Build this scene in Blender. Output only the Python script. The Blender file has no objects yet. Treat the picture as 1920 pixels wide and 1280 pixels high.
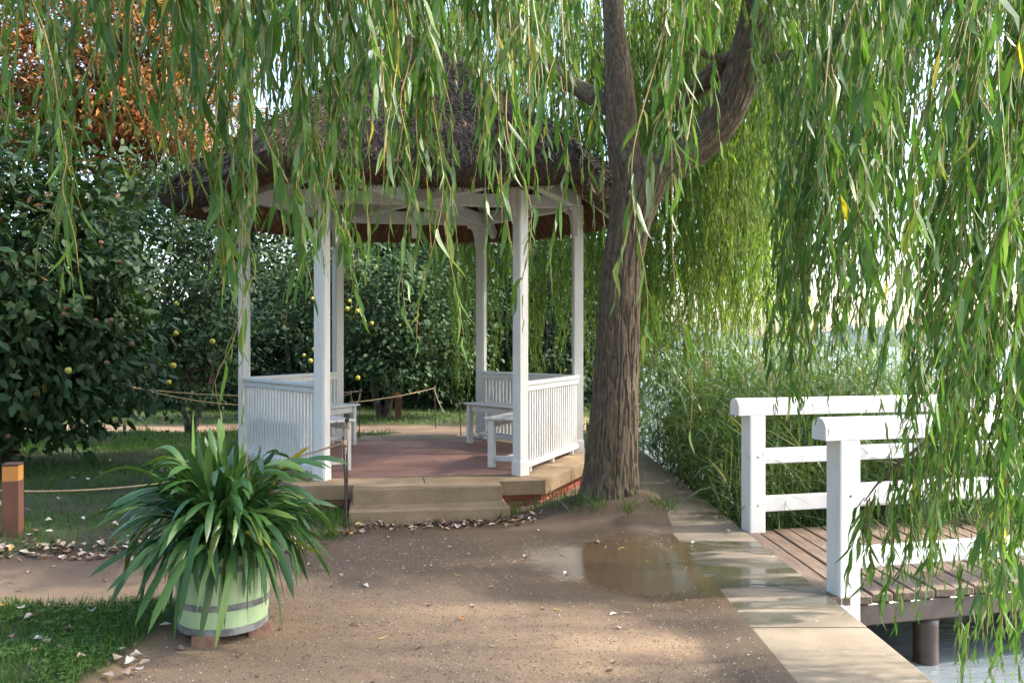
import bpy, bmesh, math, random
import numpy as np
from mathutils import Vector, Matrix
random.seed(7); rng = np.random.default_rng(7)
S = bpy.context.scene; COL = S.collection
R = math.radians
# ------------------------------------------------------------------ camera, sky, sun, exposure
HC, F = 1.615, 1640.0
cam = bpy.data.cameras.new('camera'); cam.sensor_width = 36; cam.lens = F / 1920 * 36
cam.clip_start = .05; cam.clip_end = 3000
co = bpy.data.objects.new('camera', cam); COL.objects.link(co)
co.location = (0, 0, HC); co.rotation_euler = (R(90), 0, 0); S.camera = co
SUN_AZ, SUN_EL = 4.0, 44.0            # direction towards the sun: degrees from +X, elevation
sd = Vector((math.cos(R(SUN_AZ)) * math.cos(R(SUN_EL)), math.sin(R(SUN_AZ)) * math.cos(R(SUN_EL)), math.sin(R(SUN_EL))))
W_ = bpy.data.worlds.new('World'); S.world = W_; W_.use_nodes = True
nt = W_.node_tree; bg = nt.nodes['Background']
sky = nt.nodes.new('ShaderNodeTexSky'); sky.sky_type = 'NISHITA'; sky.sun_disc = False
sky.sun_elevation = R(SUN_EL); sky.sun_rotation = R(90 - SUN_AZ); sky.air_density = 1.0; sky.dust_density = 3.2; sky.ozone_density = .5
nt.links.new(sky.outputs[0], bg.inputs[0]); bg.inputs[1].default_value = 0.15
sl = bpy.data.lights.new('sun', 'SUN'); sl.energy = 1.9; sl.angle = R(2.6); sl.color = (1, .93, .82)
so = bpy.data.objects.new('sun', sl); COL.objects.link(so)
so.rotation_euler = sd.to_track_quat('Z', 'Y').to_euler(); so.location = (20, -10, 20)
S.view_settings.view_transform = 'Standard'; S.view_settings.look = 'None'; S.view_settings.gamma = 1
S.view_settings.use_curve_mapping = False; S.view_settings.exposure = 2.42
S.cycles.max_bounces = 8; S.cycles.diffuse_bounces = 3; S.cycles.transmission_bounces = 6; S.cycles.glossy_bounces = 3
S.cycles.transparent_max_bounces = 8
S.cycles.use_denoising = True

# ------------------------------------------------------------------ helpers
def P(px, py, d): return Vector(((px - 960) * d / F, d, HC - (py - 640) * d / F))
def G(px, py): d = HC * F / (py - 640); return Vector(((px - 960) * d / F, d, 0))
WM = {}
def wm(o): return WM.get(o.name, Matrix())
def link(name, data, mat=None, parent=None, M=None):
    o = bpy.data.objects.new(name, data); COL.objects.link(o)
    if data is not None and mat is not None and not data.materials:
        for m in (mat if isinstance(mat, (list, tuple)) else [mat]): data.materials.append(m)
    M = M or Matrix(); o.matrix_basis = M; WM[o.name] = M.copy()
    if parent is not None:
        o.parent = parent; o.matrix_parent_inverse = wm(parent).inverted()
    return o
def tag(o, label=None, cat=None, group=None, kind=None):
    if label: o['label'] = label
    if cat: o['category'] = cat
    if group: o['group'] = group
    if kind: o['kind'] = kind
    return o
def thing(name, loc, label, cat, group=None):
    o = link(name, None, M=Matrix.Translation(Vector(loc))); o.empty_display_size = .2
    return tag(o, label, cat, group)
def npmesh(name, V, quads=None, tris=None, var=None, smooth=False, midx=None):
    V = np.ascontiguousarray(V, dtype=np.float32)
    parts, tot = [], []
    if quads is not None and len(quads): parts.append(np.asarray(quads, np.int32).ravel()); tot.append(np.full(len(quads), 4, np.int32))
    if tris is not None and len(tris): parts.append(np.asarray(tris, np.int32).ravel()); tot.append(np.full(len(tris), 3, np.int32))
    loops = np.concatenate(parts); tot = np.concatenate(tot)
    start = np.concatenate([[0], np.cumsum(tot)[:-1]]).astype(np.int32)
    me = bpy.data.meshes.new(name)
    me.vertices.add(len(V)); me.vertices.foreach_set('co', V.ravel())
    me.loops.add(len(loops)); me.loops.foreach_set('vertex_index', loops)
    me.polygons.add(len(tot)); me.polygons.foreach_set('loop_start', start)
    if midx is not None: me.polygons.foreach_set('material_index', np.asarray(midx, np.int32))
    me.update(calc_edges=True)
    me.polygons.foreach_set('use_smooth', np.full(len(tot), bool(smooth)))
    if var is not None:
        a = me.attributes.new('var', 'FLOAT', 'FACE'); a.data.foreach_set('value', np.asarray(var, np.float32))
    return me
class MB:                                    # collects plain geometry into one mesh
    def __init__(s): s.V = []; s.F = []
    def add(s, V, Fs):
        n = len(s.V); s.V += [tuple(v) for v in V]; s.F += [tuple(i + n for i in f) for f in Fs]; return s
    def mesh(s, name, smooth=False):
        me = bpy.data.meshes.new(name); me.from_pydata(s.V, [], s.F); me.update()
        if smooth: me.polygons.foreach_set('use_smooth', [True] * len(me.polygons))
        return me
_bx = {}
def box_mesh(sx, sy, sz, bev=.006, seg=1, mat=None):  # box centred on the origin, bevelled edges, shared
    k = (round(sx, 4), round(sy, 4), round(sz, 4), bev, seg, mat.name if mat else '')
    if k not in _bx:
        bm = bmesh.new(); bmesh.ops.create_cube(bm, size=1)
        for v in bm.verts: v.co.x *= sx; v.co.y *= sy; v.co.z *= sz
        if bev: bmesh.ops.bevel(bm, geom=bm.edges[:], offset=bev, segments=seg, affect='EDGES', profile=.6)
        me = bpy.data.meshes.new('box'); bm.to_mesh(me); bm.free()
        if mat: me.materials.append(mat)
        _bx[k] = me
    return _bx[k]
def frame(x, y, origin):                     # matrix with given x, y axes (z = x cross y)
    x = Vector(x).normalized(); y = Vector(y); y = (y - x * y.dot(x)).normalized(); z = x.cross(y)
    M = Matrix((x, y, z)).transposed().to_4x4(); M.translation = Vector(origin); return M
def beam(name, a, b, w, h, mat, parent, up=(0, 0, 1), bev=.006):     # box from a to b, w across, h along up
    a = Vector(a); b = Vector(b); x = (b - a); up = Vector(up); y = up.cross(x)
    return link(name, box_mesh(x.length, w, h, bev, 1, mat), None, parent, frame(x, y, (a + b) / 2))
def vn(x, y, z, seed=0):                     # vectorised value noise, -1..1
    x, y, z = np.broadcast_arrays(np.asarray(x, float), np.asarray(y, float), np.asarray(z, float))
    xi, yi, zi = np.floor(x).astype(np.int64), np.floor(y).astype(np.int64), np.floor(z).astype(np.int64)
    fx, fy, fz = x - xi, y - yi, z - zi
    fx, fy, fz = [t * t * (3 - 2 * t) for t in (fx, fy, fz)]
    def h(i, j, k):
        n = (i * 374761393 + j * 668265263 + k * 2147483647 + seed * 974711) & 0xffffffff
        n = ((n ^ (n >> 13)) * 1274126177) & 0xffffffff
        return ((n ^ (n >> 16)) & 0xffff) / 32767.5 - 1
    r = 0
    for a in (0, 1):
        for b in (0, 1):
            for c in (0, 1):
                r = r + h(xi + a, yi + b, zi + c) * (fx if a else 1 - fx) * (fy if b else 1 - fy) * (fz if c else 1 - fz)
    return r
def unit(a): return a / np.maximum(np.linalg.norm(a, axis=-1, keepdims=True), 1e-9)
def catmull(pts, n):
    pts = np.asarray(pts, float); p = np.vstack([2 * pts[0] - pts[1], pts, 2 * pts[-1] - pts[-2]])
    k = len(pts) - 1; u = np.linspace(0, k - 1e-9, n); i = np.floor(u).astype(int); t = (u - i)[:, None]
    a, b, c, d = p[i], p[i + 1], p[i + 2], p[i + 3]
    return .5 * (2 * b + (c - a) * t + (2 * a - 5 * b + 4 * c - d) * t ** 2 + (3 * b - a - 3 * c + d) * t ** 3)
def tube_grid(pts, nseg, nring, disp=None, cap=True):
    """pts rows x,y,z,r -> verts, quads"""
    c = catmull(pts, nseg); p, r = c[:, :3], c[:, 3]
    T = unit(np.gradient(p, axis=0)); ref = np.array([0, 1., 0]) if abs(T[0] @ np.array([0, 1., 0])) < .9 else np.array([1., 0, 0])
    N = np.zeros_like(T); n = unit(np.cross(T[0], ref))
    for i in range(len(T)):
        n = unit(n - T[i] * (n @ T[i])); N[i] = n
    B = np.cross(T, N); th = np.linspace(0, 2 * np.pi, nring, endpoint=False)
    s = np.concatenate([[0], np.cumsum(np.linalg.norm(np.diff(p, axis=0), axis=1))])
    rr = r[:, None] * np.ones(nring)
    if disp is not None: rr = rr + disp(th[None, :], s[:, None], r[:, None])
    V = p[:, None] + rr[..., None] * (np.cos(th)[None, :, None] * N[:, None] + np.sin(th)[None, :, None] * B[:, None])
    i = np.arange(nseg - 1)[:, None] * nring; j = np.arange(nring)[None]; jn = (j + 1) % nring
    Q = np.stack([i + j, i + jn, i + nring + jn, i + nring + j], -1).reshape(-1, 4)
    V = V.reshape(-1, 3)
    if cap:
        V = np.vstack([V, p[-1:]]); tip = len(V) - 1; b = (nseg - 1) * nring
        Tt = np.stack([b + np.arange(nring), b + (np.arange(nring) + 1) % nring, np.full(nring, tip)], -1)
        return V, Q, Tt
    return V, Q, np.zeros((0, 3), int)
def tube(name, pts, nseg, nring, mat, parent=None, disp=None):
    V, Q, T = tube_grid(pts, nseg, nring, disp)
    return link(name, npmesh(name, V, Q, T, smooth=True), mat, parent)
def merge(blocks):                            # blocks of (V, quads, tris, var) -> one
    V, Q, T, vq, vt = [], [], [], [], []; n = 0
    for v, q, t, a in blocks:
        V.append(v)
        if q is not None and len(q): Q.append(np.asarray(q) + n); vq.append(a[:len(q)])
        if t is not None and len(t): T.append(np.asarray(t) + n); vt.append(a[-len(t):])
        n += len(v)
    return (np.vstack(V), np.vstack(Q) if Q else None, np.vstack(T) if T else None, np.concatenate(vq + vt) if vq or vt else None)
PROF = {2: (np.array([0, .42, 1]), np.array([.0, 1, 0])),
        4: (np.array([0, .18, .42, .7, 1]), np.array([.12, .78, 1, .72, 0.02])),
        5: (np.array([0, .12, .32, .58, .82, 1]), np.array([.15, .62, 1, .9, .5, .03]))}
def leaves(B, D, Nn, L, Wd, curl, rows=2, var=None, prof=None, fold=0.):
    """flat strips: base B, direction D, face normal Nn, length, width, curl (tip drop along -Nn as a share of L)"""
    u, w = prof if prof is not None else PROF[rows]
    D = unit(D); Sd = unit(np.cross(Nn, D)); Nn = np.cross(D, Sd); n = len(B); m = len(u)
    L = np.broadcast_to(np.asarray(L, float), (n,)); Wd = np.broadcast_to(np.asarray(Wd, float), (n,)); curl = np.broadcast_to(np.asarray(curl, float), (n,))
    ax = B[:, None] + D[:, None] * (L[:, None] * u)[..., None] - Nn[:, None] * (L[:, None] * curl[:, None] * u ** 2)[..., None]
    if rows >= 4: ax = ax + Sd[:, None] * (L[:, None] * (rng.normal(0, .1, n)[:, None] * u ** 2 + rng.normal(0, .035, n)[:, None] * np.sin(u * 6.3)))[..., None]
    off = Sd[:, None] * (Wd[:, None] * .5 * w)[..., None]
    if rows == 2:
        V = np.stack([ax[:, 0], ax[:, 1] - off[:, 1], ax[:, 1] + off[:, 1], ax[:, 2]], 1).reshape(-1, 3)
        b = np.arange(n)[:, None] * 4
        T = np.concatenate([b + np.array([[0, 1, 2]]), b + np.array([[1, 3, 2]])], 1).reshape(-1, 3)
        return V, None, T, np.repeat(var if var is not None else np.zeros(n), 2)
    if fold:
        up = Nn[:, None] * (Wd[:, None] * .5 * w * fold)[..., None]
        V = np.stack([ax - off + up, ax, ax + off + up], 2).reshape(-1, 3); b = np.arange(n)[:, None, None] * (3 * m) + (np.arange(m - 1) * 3)[None, :, None]
        Q = np.concatenate([b + np.array([0, 1, 4, 3]), b + np.array([1, 2, 5, 4])], 1).reshape(-1, 4)
        return V, Q, None, np.repeat(var if var is not None else np.zeros(n), 2 * (m - 1))
    V = np.stack([ax - off, ax + off], 2).reshape(-1, 3); b = np.arange(n)[:, None, None] * (2 * m) + (np.arange(m - 1) * 2)[None, :, None]
    Q = (b + np.array([0, 1, 3, 2])).reshape(-1, 4)
    return V, Q, None, np.repeat(var if var is not None else np.zeros(n), m - 1)

# ------------------------------------------------------------------ materials
def lin(c):
    if isinstance(c, str): c = [int(c[i:i + 2], 16) / 255 for i in (0, 2, 4)]
    return tuple(((x / 12.92) if x <= .04045 else ((x + .055) / 1.055) ** 2.4) for x in c) + (1,)
class NT:
    def __init__(s, name):
        s.m = bpy.data.materials.new(name); s.m.use_nodes = True; s.t = s.m.node_tree; s.b = s.t.nodes['Principled BSDF']; s.o = s.t.nodes['Material Output']
    def n(s, t, **k):
        x = s.t.nodes.new('ShaderNode' + t)
        for a, v in k.items():
            if a.startswith('i_'):
                key = a[2:]; key = int(key) if key.isdigit() else key
                x.inputs[key].default_value = v
            else: setattr(x, a, v)
        return x
    def l(s, a, b): s.t.links.new(a, b)
    def noise(s, scale, detail=4, rough=.6, vec=None, dist=0):
        x = s.n('TexNoise'); x.inputs['Scale'].default_value = scale; x.inputs['Detail'].default_value = detail; x.inputs['Roughness'].default_value = rough; x.inputs['Distortion'].default_value = dist
        s.l((vec if vec is not None else s.geo()), x.inputs['Vector']); return x.outputs['Fac']
    def geo(s):
        if not hasattr(s, '_g'): s._g = s.n('NewGeometry').outputs['Position']
        return s._g
    def objc(s):
        if not hasattr(s, '_oc'): s._oc = s.n('TexCoord').outputs['Object']
        return s._oc
    def scaled(s, v, vec=None):
        m = s.n('Mapping'); m.inputs['Scale'].default_value = v; s.l(vec if vec is not None else s.geo(), m.inputs['Vector']); return m.outputs[0]
    def ramp(s, fac, stops, interp='LINEAR'):
        x = s.n('ValToRGB'); x.color_ramp.interpolation = interp; e = x.color_ramp.elements
        while len(e) < len(stops): e.new(.5)
        for i, (p, c) in enumerate(stops): e[i].position = p; e[i].color = c if len(c) == 4 else tuple(c) + (1,)
        s.l(fac, x.inputs[0]); return x.outputs[0]
    def rampf(s, fac, a, b, lo=0., hi=1.):
        x = s.n('MapRange'); x.interpolation_type = 'SMOOTHSTEP'; x.inputs[1].default_value = a; x.inputs[2].default_value = b; x.inputs[3].default_value = lo; x.inputs[4].default_value = hi
        s.l(fac, x.inputs[0]); return x.outputs[0]
    def mix(s, f, a, b, typ='MIX'):
        x = s.n('Mix'); x.data_type = 'RGBA'; x.blend_type = typ
        for sock, v in ((x.inputs[0], f), (x.inputs[6], a), (x.inputs[7], b)):
            if hasattr(v, 'links'): s.l(v, sock)
            else: sock.default_value = v
        return x.outputs[2]
    def math(s, op, a, b=None, clamp=False):
        x = s.n('Math'); x.operation = op; x.use_clamp = clamp
        for i, v in enumerate((a, b)):
            if v is None: continue
            if hasattr(v, 'links'): s.l(v, x.inputs[i])
            else: x.inputs[i].default_value = v
        return x.outputs[0]
    def attr(s, name):
        x = s.n('Attribute'); x.attribute_name = name; return x.outputs['Fac']
    def rnd(s):
        return s.n('ObjectInfo').outputs['Random']
    def bump(s, h, st, dist=.01):
        x = s.n('Bump'); x.inputs['Strength'].default_value = st; x.inputs['Distance'].default_value = dist; s.l(h, x.inputs['Height']); s.l(x.outputs[0], s.b.inputs['Normal']); return x
    def set(s, col=None, rough=None, spec=None):
        for key, v in (('Base Color', col), ('Roughness', rough), ('Specular IOR Level', spec)):
            if v is None: continue
            if hasattr(v, 'links'): s.l(v, s.b.inputs[key])
            else: s.b.inputs[key].default_value = v
        return s
def leafmat(name, stops, trans=.35, rough=.45, tcol=None, spec=.4, src='var', warm=1.25):
    k = NT(name); f = k.attr('var') if src == 'var' else k.rnd()
    c = k.ramp(f, stops); k.set(c, rough, spec)
    t = k.n('BsdfTranslucent'); tc = k.mix(1., c, (warm, 1.18, .55, 1), 'MULTIPLY'); k.l(tc, t.inputs[0])
    mx = k.n('MixShader'); mx.inputs[0].default_value = trans
    k.l(k.b.outputs[0], mx.inputs[1]); k.l(t.outputs[0], mx.inputs[2]); k.l(mx.outputs[0], k.o.inputs[0]); return k.m
def lc(*c): return tuple(c) + (1,)
M_willow = leafmat('willow_leaf', [(0, lc(.038, .1, .02)), (.38, lc(.068, .16, .03)), (.68, lc(.105, .21, .042)), (.86, lc(.16, .25, .1)), (.93, lc(.28, .36, .24)), (.97, lc(.2, .27, .03)), (1, lc(.4, .36, .04))], .45, .38, warm=1.12)
M_willow1 = leafmat('willow_leaf_near', [(0, lc(.045, .11, .02)), (.4, lc(.075, .175, .03)), (.68, lc(.12, .235, .042)), (.86, lc(.17, .23, .12)), (.95, lc(.26, .32, .21)), (1, lc(.28, .3, .03))], .42, .36, src='rnd')
M_willowfar = leafmat('willow_leaf_rear', [(0, lc(.08, .15, .03)), (.5, lc(.145, .24, .05)), (.85, lc(.24, .33, .075)), (1, lc(.4, .38, .07))], .58, .45, warm=1.12)  # lighter copy of the willow leaf: sunlight on the rear curtain put into colour
M_medlar = leafmat('medlar_leaf', [(0, lc(.02, .048, .016)), (.6, lc(.032, .07, .022)), (.93, lc(.05, .09, .03)), (.99, lc(.08, .1, .028)), (1, lc(.14, .07, .03))], .2, .55, spec=.25)
M_quince = leafmat('quince_leaf', [(0, lc(.026, .06, .026)), (.6, lc(.052, .1, .045)), (.9, lc(.085, .14, .07)), (1, lc(.16, .2, .06))], .22, .6, spec=.2)
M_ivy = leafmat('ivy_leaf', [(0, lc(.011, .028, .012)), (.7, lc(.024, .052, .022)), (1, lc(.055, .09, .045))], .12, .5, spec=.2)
M_chest = leafmat('chestnut_leaf', [(0, lc(.1, .1, .02)), (.2, lc(.18, .11, .02)), (.5, lc(.29, .12, .025)), (.8, lc(.33, .095, .022)), (1, lc(.22, .05, .016))], .3, .6, warm=1.0)
M_bgtree = leafmat('background_leaf', [(0, lc(.018, .04, .013)), (.6, lc(.036, .068, .022)), (1, lc(.08, .11, .035))], .22, .55, spec=.25)
M_aga = leafmat('strap_leaf', [(0, lc(.022, .07, .02)), (.45, lc(.036, .1, .026)), (.8, lc(.06, .14, .032)), (.94, lc(.1, .19, .04)), (.97, lc(.14, .2, .035)), (1, lc(.36, .3, .04))], .18, .36, src='rnd', spec=.4)
M_grass = leafmat('grass_blade', [(0, lc(.036, .095, .016)), (.6, lc(.064, .15, .024)), (.92, lc(.11, .19, .035)), (1, lc(.24, .2, .08))], .4, .5)
M_reed = leafmat('reed_leaf', [(0, lc(.05, .11, .035)), (.5, lc(.085, .16, .05)), (.85, lc(.14, .2, .07)), (.95, lc(.3, .27, .12)), (1, lc(.4, .33, .18))], .35, .42)
def simple(name, col, rough=.6, var=.0, scale=8, bump=0, bscale=60, spec=.4, col2=None):
    k = NT(name); c = lc(*col)
    if var or col2:
        c2 = lc(*(col2 or [x * (1 - var) for x in col])); c = k.mix(k.rampf(k.noise(scale, 5), .35, .68), lc(*col), c2)
    k.set(c, rough, spec)
    if bump: k.bump(k.noise(bscale, 5), bump, .004)
    return k.m
def mat_white():
    k = NT('white_paint'); n = k.rampf(k.noise(2.2, 6, .65), .5, .85); st = k.noise(1, 4, .6, k.scaled((9, 9, .7)))
    c = k.mix(n, lc(.69, .68, .66), lc(.6, .59, .56)); c = k.mix(k.rampf(st, .5, .78, 0, .7), c, lc(.55, .54, .46))
    gr = k.rampf(k.noise(26, 3, .7), .68, .78, 0, .5); c = k.mix(gr, c, lc(.5, .48, .42))
    k.set(c, .42, .4); k.bump(k.noise(1, 4, .6, k.scaled((60, 60, 4))), .12, .003); return k.m
M_white = mat_white()
def mat_bark():
    k = NT('willow_bark'); v = k.scaled((20, 20, 6)); n = k.noise(1, 6, .7, v, 1.2); big = k.noise(1.6, 3)
    c = k.ramp(n, [(.3, lc(.047, .034, .024)), (.5, lc(.124, .092, .064)), (.7, lc(.21, .162, .118))])
    c = k.mix(k.rampf(big, .52, .75, 0, .45), c, lc(.13, .125, .06)); k.set(c, .85, .2)
    k.bump(k.math('ADD', n, k.math('MULTIPLY', k.noise(90, 4), .3)), .9, .02); return k.m
M_bark = mat_bark()
M_bark2 = simple('tree_bark', (.09, .07, .055), .9, .5, 6, .5, 40)
M_twig = simple('willow_twig', (.28, .18, .045), .55, 0, 5, col2=(.16, .13, .04))
M_twigd = simple('dry_willow_twig', (.2, .12, .07), .7)
def mat_thatch(name, a, b, c3):
    k = NT(name); n = k.noise(34, 5, .7); n2 = k.noise(2.2, 4)
    c = k.ramp(n, [(.25, lc(*a)), (.5, lc(*b)), (.78, lc(*c3))]); c = k.mix(k.rampf(n2, .5, .75, 0, .5), c, lc(.075, .08, .045)); k.set(c, .9, .15); k.bump(n, .8, .02); return k.m
M_thatch = mat_thatch('weathered_thatch', (.024, .018, .014), (.062, .046, .036), (.12, .094, .075))
def mat_straw(name, stops):
    k = NT(name); k.set(k.ramp(k.attr('var'), stops), .8, .2); return k.m
M_straw = mat_straw('weathered_reed_stem', [(0, lc(.028, .02, .016)), (.6, lc(.078, .058, .045)), (.93, lc(.15, .12, .095)), (1, lc(.28, .16, .085))])
M_under = mat_thatch('thatch_underside', (.07, .032, .02), (.16, .078, .045), (.26, .14, .085))
M_ustraw = mat_straw('reed_stem_underside', [(0, lc(.08, .036, .022)), (.6, lc(.19, .095, .055)), (1, lc(.36, .2, .12))])
def mat_stone():
    k = NT('sandstone'); n = k.noise(3, 6, .65); f = k.noise(120, 3, .7)
    c = k.ramp(n, [(.3, lc(.19, .132, .078)), (.55, lc(.29, .21, .13)), (.8, lc(.36, .28, .185))])
    c = k.mix(k.rampf(k.noise(1.1, 5), .55, .72, 0, .55), c, lc(.12, .115, .07)); c = k.mix(k.rampf(f, .55, .8, 0, .3), c, lc(.12, .09, .06)); k.set(c, .82, .3); k.bump(k.math('ADD', f, n), .35, .006); return k.m
M_stone = mat_stone()
def mat_floor():
    k = NT('red_screed'); n = k.noise(2.2, 7, .7); f = k.noise(70, 4, .7)
    c = k.ramp(n, [(.3, lc(.27, .14, .105)), (.55, lc(.36, .2, .15)), (.78, lc(.42, .28, .21))]); c = k.mix(k.rampf(f, .5, .75, 0, .35), c, lc(.2, .12, .09)); k.set(c, .75, .3); k.bump(f, .25, .004); return k.m
M_floor = mat_floor()
def mat_brick():
    k = NT('red_brick'); c = k.ramp(k.rnd(), [(0, lc(.25, .06, .045)), (.5, lc(.36, .1, .07)), (1, lc(.42, .16, .11))]); n = k.noise(25, 5, .7)
    c = k.mix(k.rampf(n, .5, .8, 0, .6), c, lc(.45, .3, .25)); k.set(c, .85, .25); k.bump(n, .4, .006); return k.m
M_brick = mat_brick()
M_oldbrick = simple('weathered_brick', (.27, .15, .11), .9, .4, 20, .6, 60)
M_mortar = simple('mortar', (.3, .25, .2), .95, .4, 12, .4)
M_rope = simple('hemp_rope', (.42, .31, .18), .9, .35, 60, .6, 220)
M_iron = simple('rusty_iron', (.075, .045, .035), .7, .5, 30, .4, 150)
M_corten = simple('rusty_bollard_steel', (.15, .062, .038), .75, .35, 5, .2, 120, col2=(.1, .052, .035))
M_amber = simple('amber_band', (.46, .2, .055), .5, .1, 6)
M_soil = simple('soil', (.05, .035, .025), .95, .5, 14, .8, 80)
M_hoop = simple('zinc_hoop', (.27, .28, .28), .6, .5, 9, .2, 60, col2=(.12, .125, .12))
def mat_tub():
    k = NT('pale_green_paint'); n = k.noise(3, 6, .65); st = k.noise(1, 5, .6, k.scaled((14, 14, 1.1)))
    c = k.mix(k.rampf(n, .4, .75), lc(.43, .57, .33), lc(.37, .49, .29)); c = k.mix(k.rampf(st, .55, .8, 0, .5), c, lc(.3, .34, .2)); c = k.mix(k.rampf(k.noise(60, 2), .71, .76, 0, .8), c, lc(.1, .1, .08)); k.set(c, .4, .45); k.bump(st, .1, .004); return k.m
M_tub = mat_tub()
def mat_plank():
    k = NT('weathered_plank'); v = k.scaled((40, 3, 40)); n = k.noise(1, 6, .7, v, .8); b = k.noise(2.5, 5)
    c = k.ramp(n, [(.25, lc(.06, .04, .028)), (.5, lc(.15, .105, .075)), (.75, lc(.25, .19, .14))]); c = k.mix(k.rampf(b, .5, .7, 0, .6), c, lc(.1, .07, .05)); k.set(c, k.rampf(b, .4, .7, .75, .4), .35); k.bump(n, .6, .008); return k.m
M_plank = mat_plank()
M_timber = simple('wet_dark_timber', (.075, .055, .045), .32, .4, 7, .35, 30, spec=.5)
M_fruit = simple('quince_fruit', (.5, .4, .06), .6, .0, 10, .15, 90, col2=(.38, .38, .08))
M_medfruit = simple('medlar_fruit', (.2, .1, .05), .7, .3, 20, .3, 90)
M_lpale = NT('dry_pale_leaf'); M_lpale.set(M_lpale.ramp(M_lpale.rnd(), [(0, lc(.26, .18, .13)), (.4, lc(.42, .33, .26)), (.8, lc(.55, .48, .41)), (1, lc(.66, .62, .56))]), .7, .3); M_lpale = M_lpale.m
M_lbrown = NT('dry_brown_leaf'); M_lbrown.set(M_lbrown.ramp(M_lbrown.rnd(), [(0, lc(.09, .05, .03)), (.5, lc(.2, .12, .08)), (.85, lc(.3, .2, .14)), (1, lc(.5, .22, .04))]), .7, .3); M_lbrown = M_lbrown.m
M_lyel = NT('fallen_willow_leaf'); M_lyel.set(M_lyel.ramp(M_lyel.rnd(), [(0, lc(.45, .35, .05)), (.5, lc(.4, .33, .16)), (1, lc(.36, .38, .26))]), .6, .3); M_lyel = M_lyel.m

# ------------------------------------------------------------------ ground
MOUND = (.98, 8.02)
QX0, QX1 = 1.31, 2.0
def path_mask(x, y):                           # 1 on the sandy path, 0 on lawn
    n = .10 * vn(x * 1.3, y * 1.3, 0, 3) + .05 * vn(x * 5, y * 5, 0, 4)
    a = np.minimum(x + 1.98 + .33 * np.clip(y - 4.2, 0, 2) * -.35 + n, 9)             # right of the near grass corner
    strip = np.minimum(y - 5.22 - .1 * np.clip(-x - 2.2, 0, 3) * .6, 6.55 + .1 * np.clip(x + 4, -2, 2.6) - y) + n        # strip running to the left
    front = np.minimum(np.minimum(x + 1.62 + n, 7.75 + n - y + np.where(x > -1.5, .25, 0)), 9)
    m1 = np.where(y < 5.4, np.maximum(a, strip), np.maximum(strip, front))
    m2 = np.minimum(1.0 - np.abs(y - 15.75 + .05 * x + n), 9) - .45                      # rear path
    m3 = np.minimum(.8 - np.abs(x + 1.35 - (y - 14) * .12), np.minimum(y - 12.2, 16 - y)) + n
    m4 = np.minimum(x + .15 + n * .6, 10.5 - y)                                            # bare earth by the tree
    m = np.maximum(np.maximum(m1, m2), np.maximum(m3, m4))
    return np.clip(m / .12 + .5, 0, 1)
def gz(x, y):
    r2 = ((x - MOUND[0]) ** 2 + (y - MOUND[1]) ** 2)
    z = .2 * np.exp(-(r2 / .36) ** 1.3) + .05 * np.exp(-r2 / .9)
    z = z + .014 * vn(x * .9, y * .9, 0, 11) + .006 * vn(x * 4, y * 4, 0, 12)
    pm = path_mask(x, y); z = z + (1 - pm) * (.045 + .03 * vn(x * 1.7, y * 1.7, 0, 13))
    pud = np.exp(-(((x - .75) / 1.0) ** 2 + ((y - 6.15) / .85) ** 2) ** 2); z = z * (1 - pud)
    bl = np.clip((x - 1.0) / .25, 0, 1) * (y < 7.35); z = z * (1 - bl) + .012 * bl
    return z
def axis(stops):                              # (from, to, step) list -> coordinates
    out = []
    for a, b, s in stops: out.append(np.arange(a, b, s))
    return np.unique(np.round(np.concatenate(out + [[stops[-1][1]]]), 5))
gx = axis([(-900, -100, 100), (-100, -20, 8), (-20, -8, 1), (-8, -4, .12), (-4, 1.3, .045), (1.3, 1.345, .045)])
gy = axis([(-60, 0, 6), (0, 3, .5), (3, 9.5, .045), (9.5, 17, .1), (17, 26, .6), (26, 100, 10), (100, 900, 100)])
X, Y = np.meshgrid(gx, gy); Z = gz(X, Y)
nx, ny = len(gx), len(gy)
i = np.arange(ny - 1)[:, None] * nx + np.arange(nx - 1)[None]
Q = np.stack([i, i + 1, i + 1 + nx, i + nx], -1).reshape(-1, 4)
gm = npmesh('ground', np.stack([X, Y, Z], -1).reshape(-1, 3), Q, smooth=True)
a = gm.attributes.new('path', 'FLOAT', 'POINT'); a.data.foreach_set('value', path_mask(X, Y).astype(np.float32).ravel())
wet = np.exp(-(((X - .8) / .8) ** 2 + ((Y - 6.2) / .8) ** 2)) * .9 + .8 * np.exp(-((X - 1.32) / (.34 + .14 * np.clip(Y - 4, 0, 3))) ** 2) * (Y < 7.4) * np.clip((Y - 3.3) / .8, 0, 1) + .62 * np.exp(-(np.abs(Y - 7.0) / 1.25) ** 2.6)
earth = np.exp(-(((X - MOUND[0] + .15) / 1.05) ** 2 + ((Y - MOUND[1]) / .98) ** 2) ** 1.8); wet = wet * (1 - .85 * earth)
a = gm.attributes.new('earth', 'FLOAT', 'POINT'); a.data.foreach_set('value', earth.astype(np.float32).ravel())
a = gm.attributes.new('wet', 'FLOAT', 'POINT'); a.data.foreach_set('value', wet.astype(np.float32).ravel())
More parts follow.
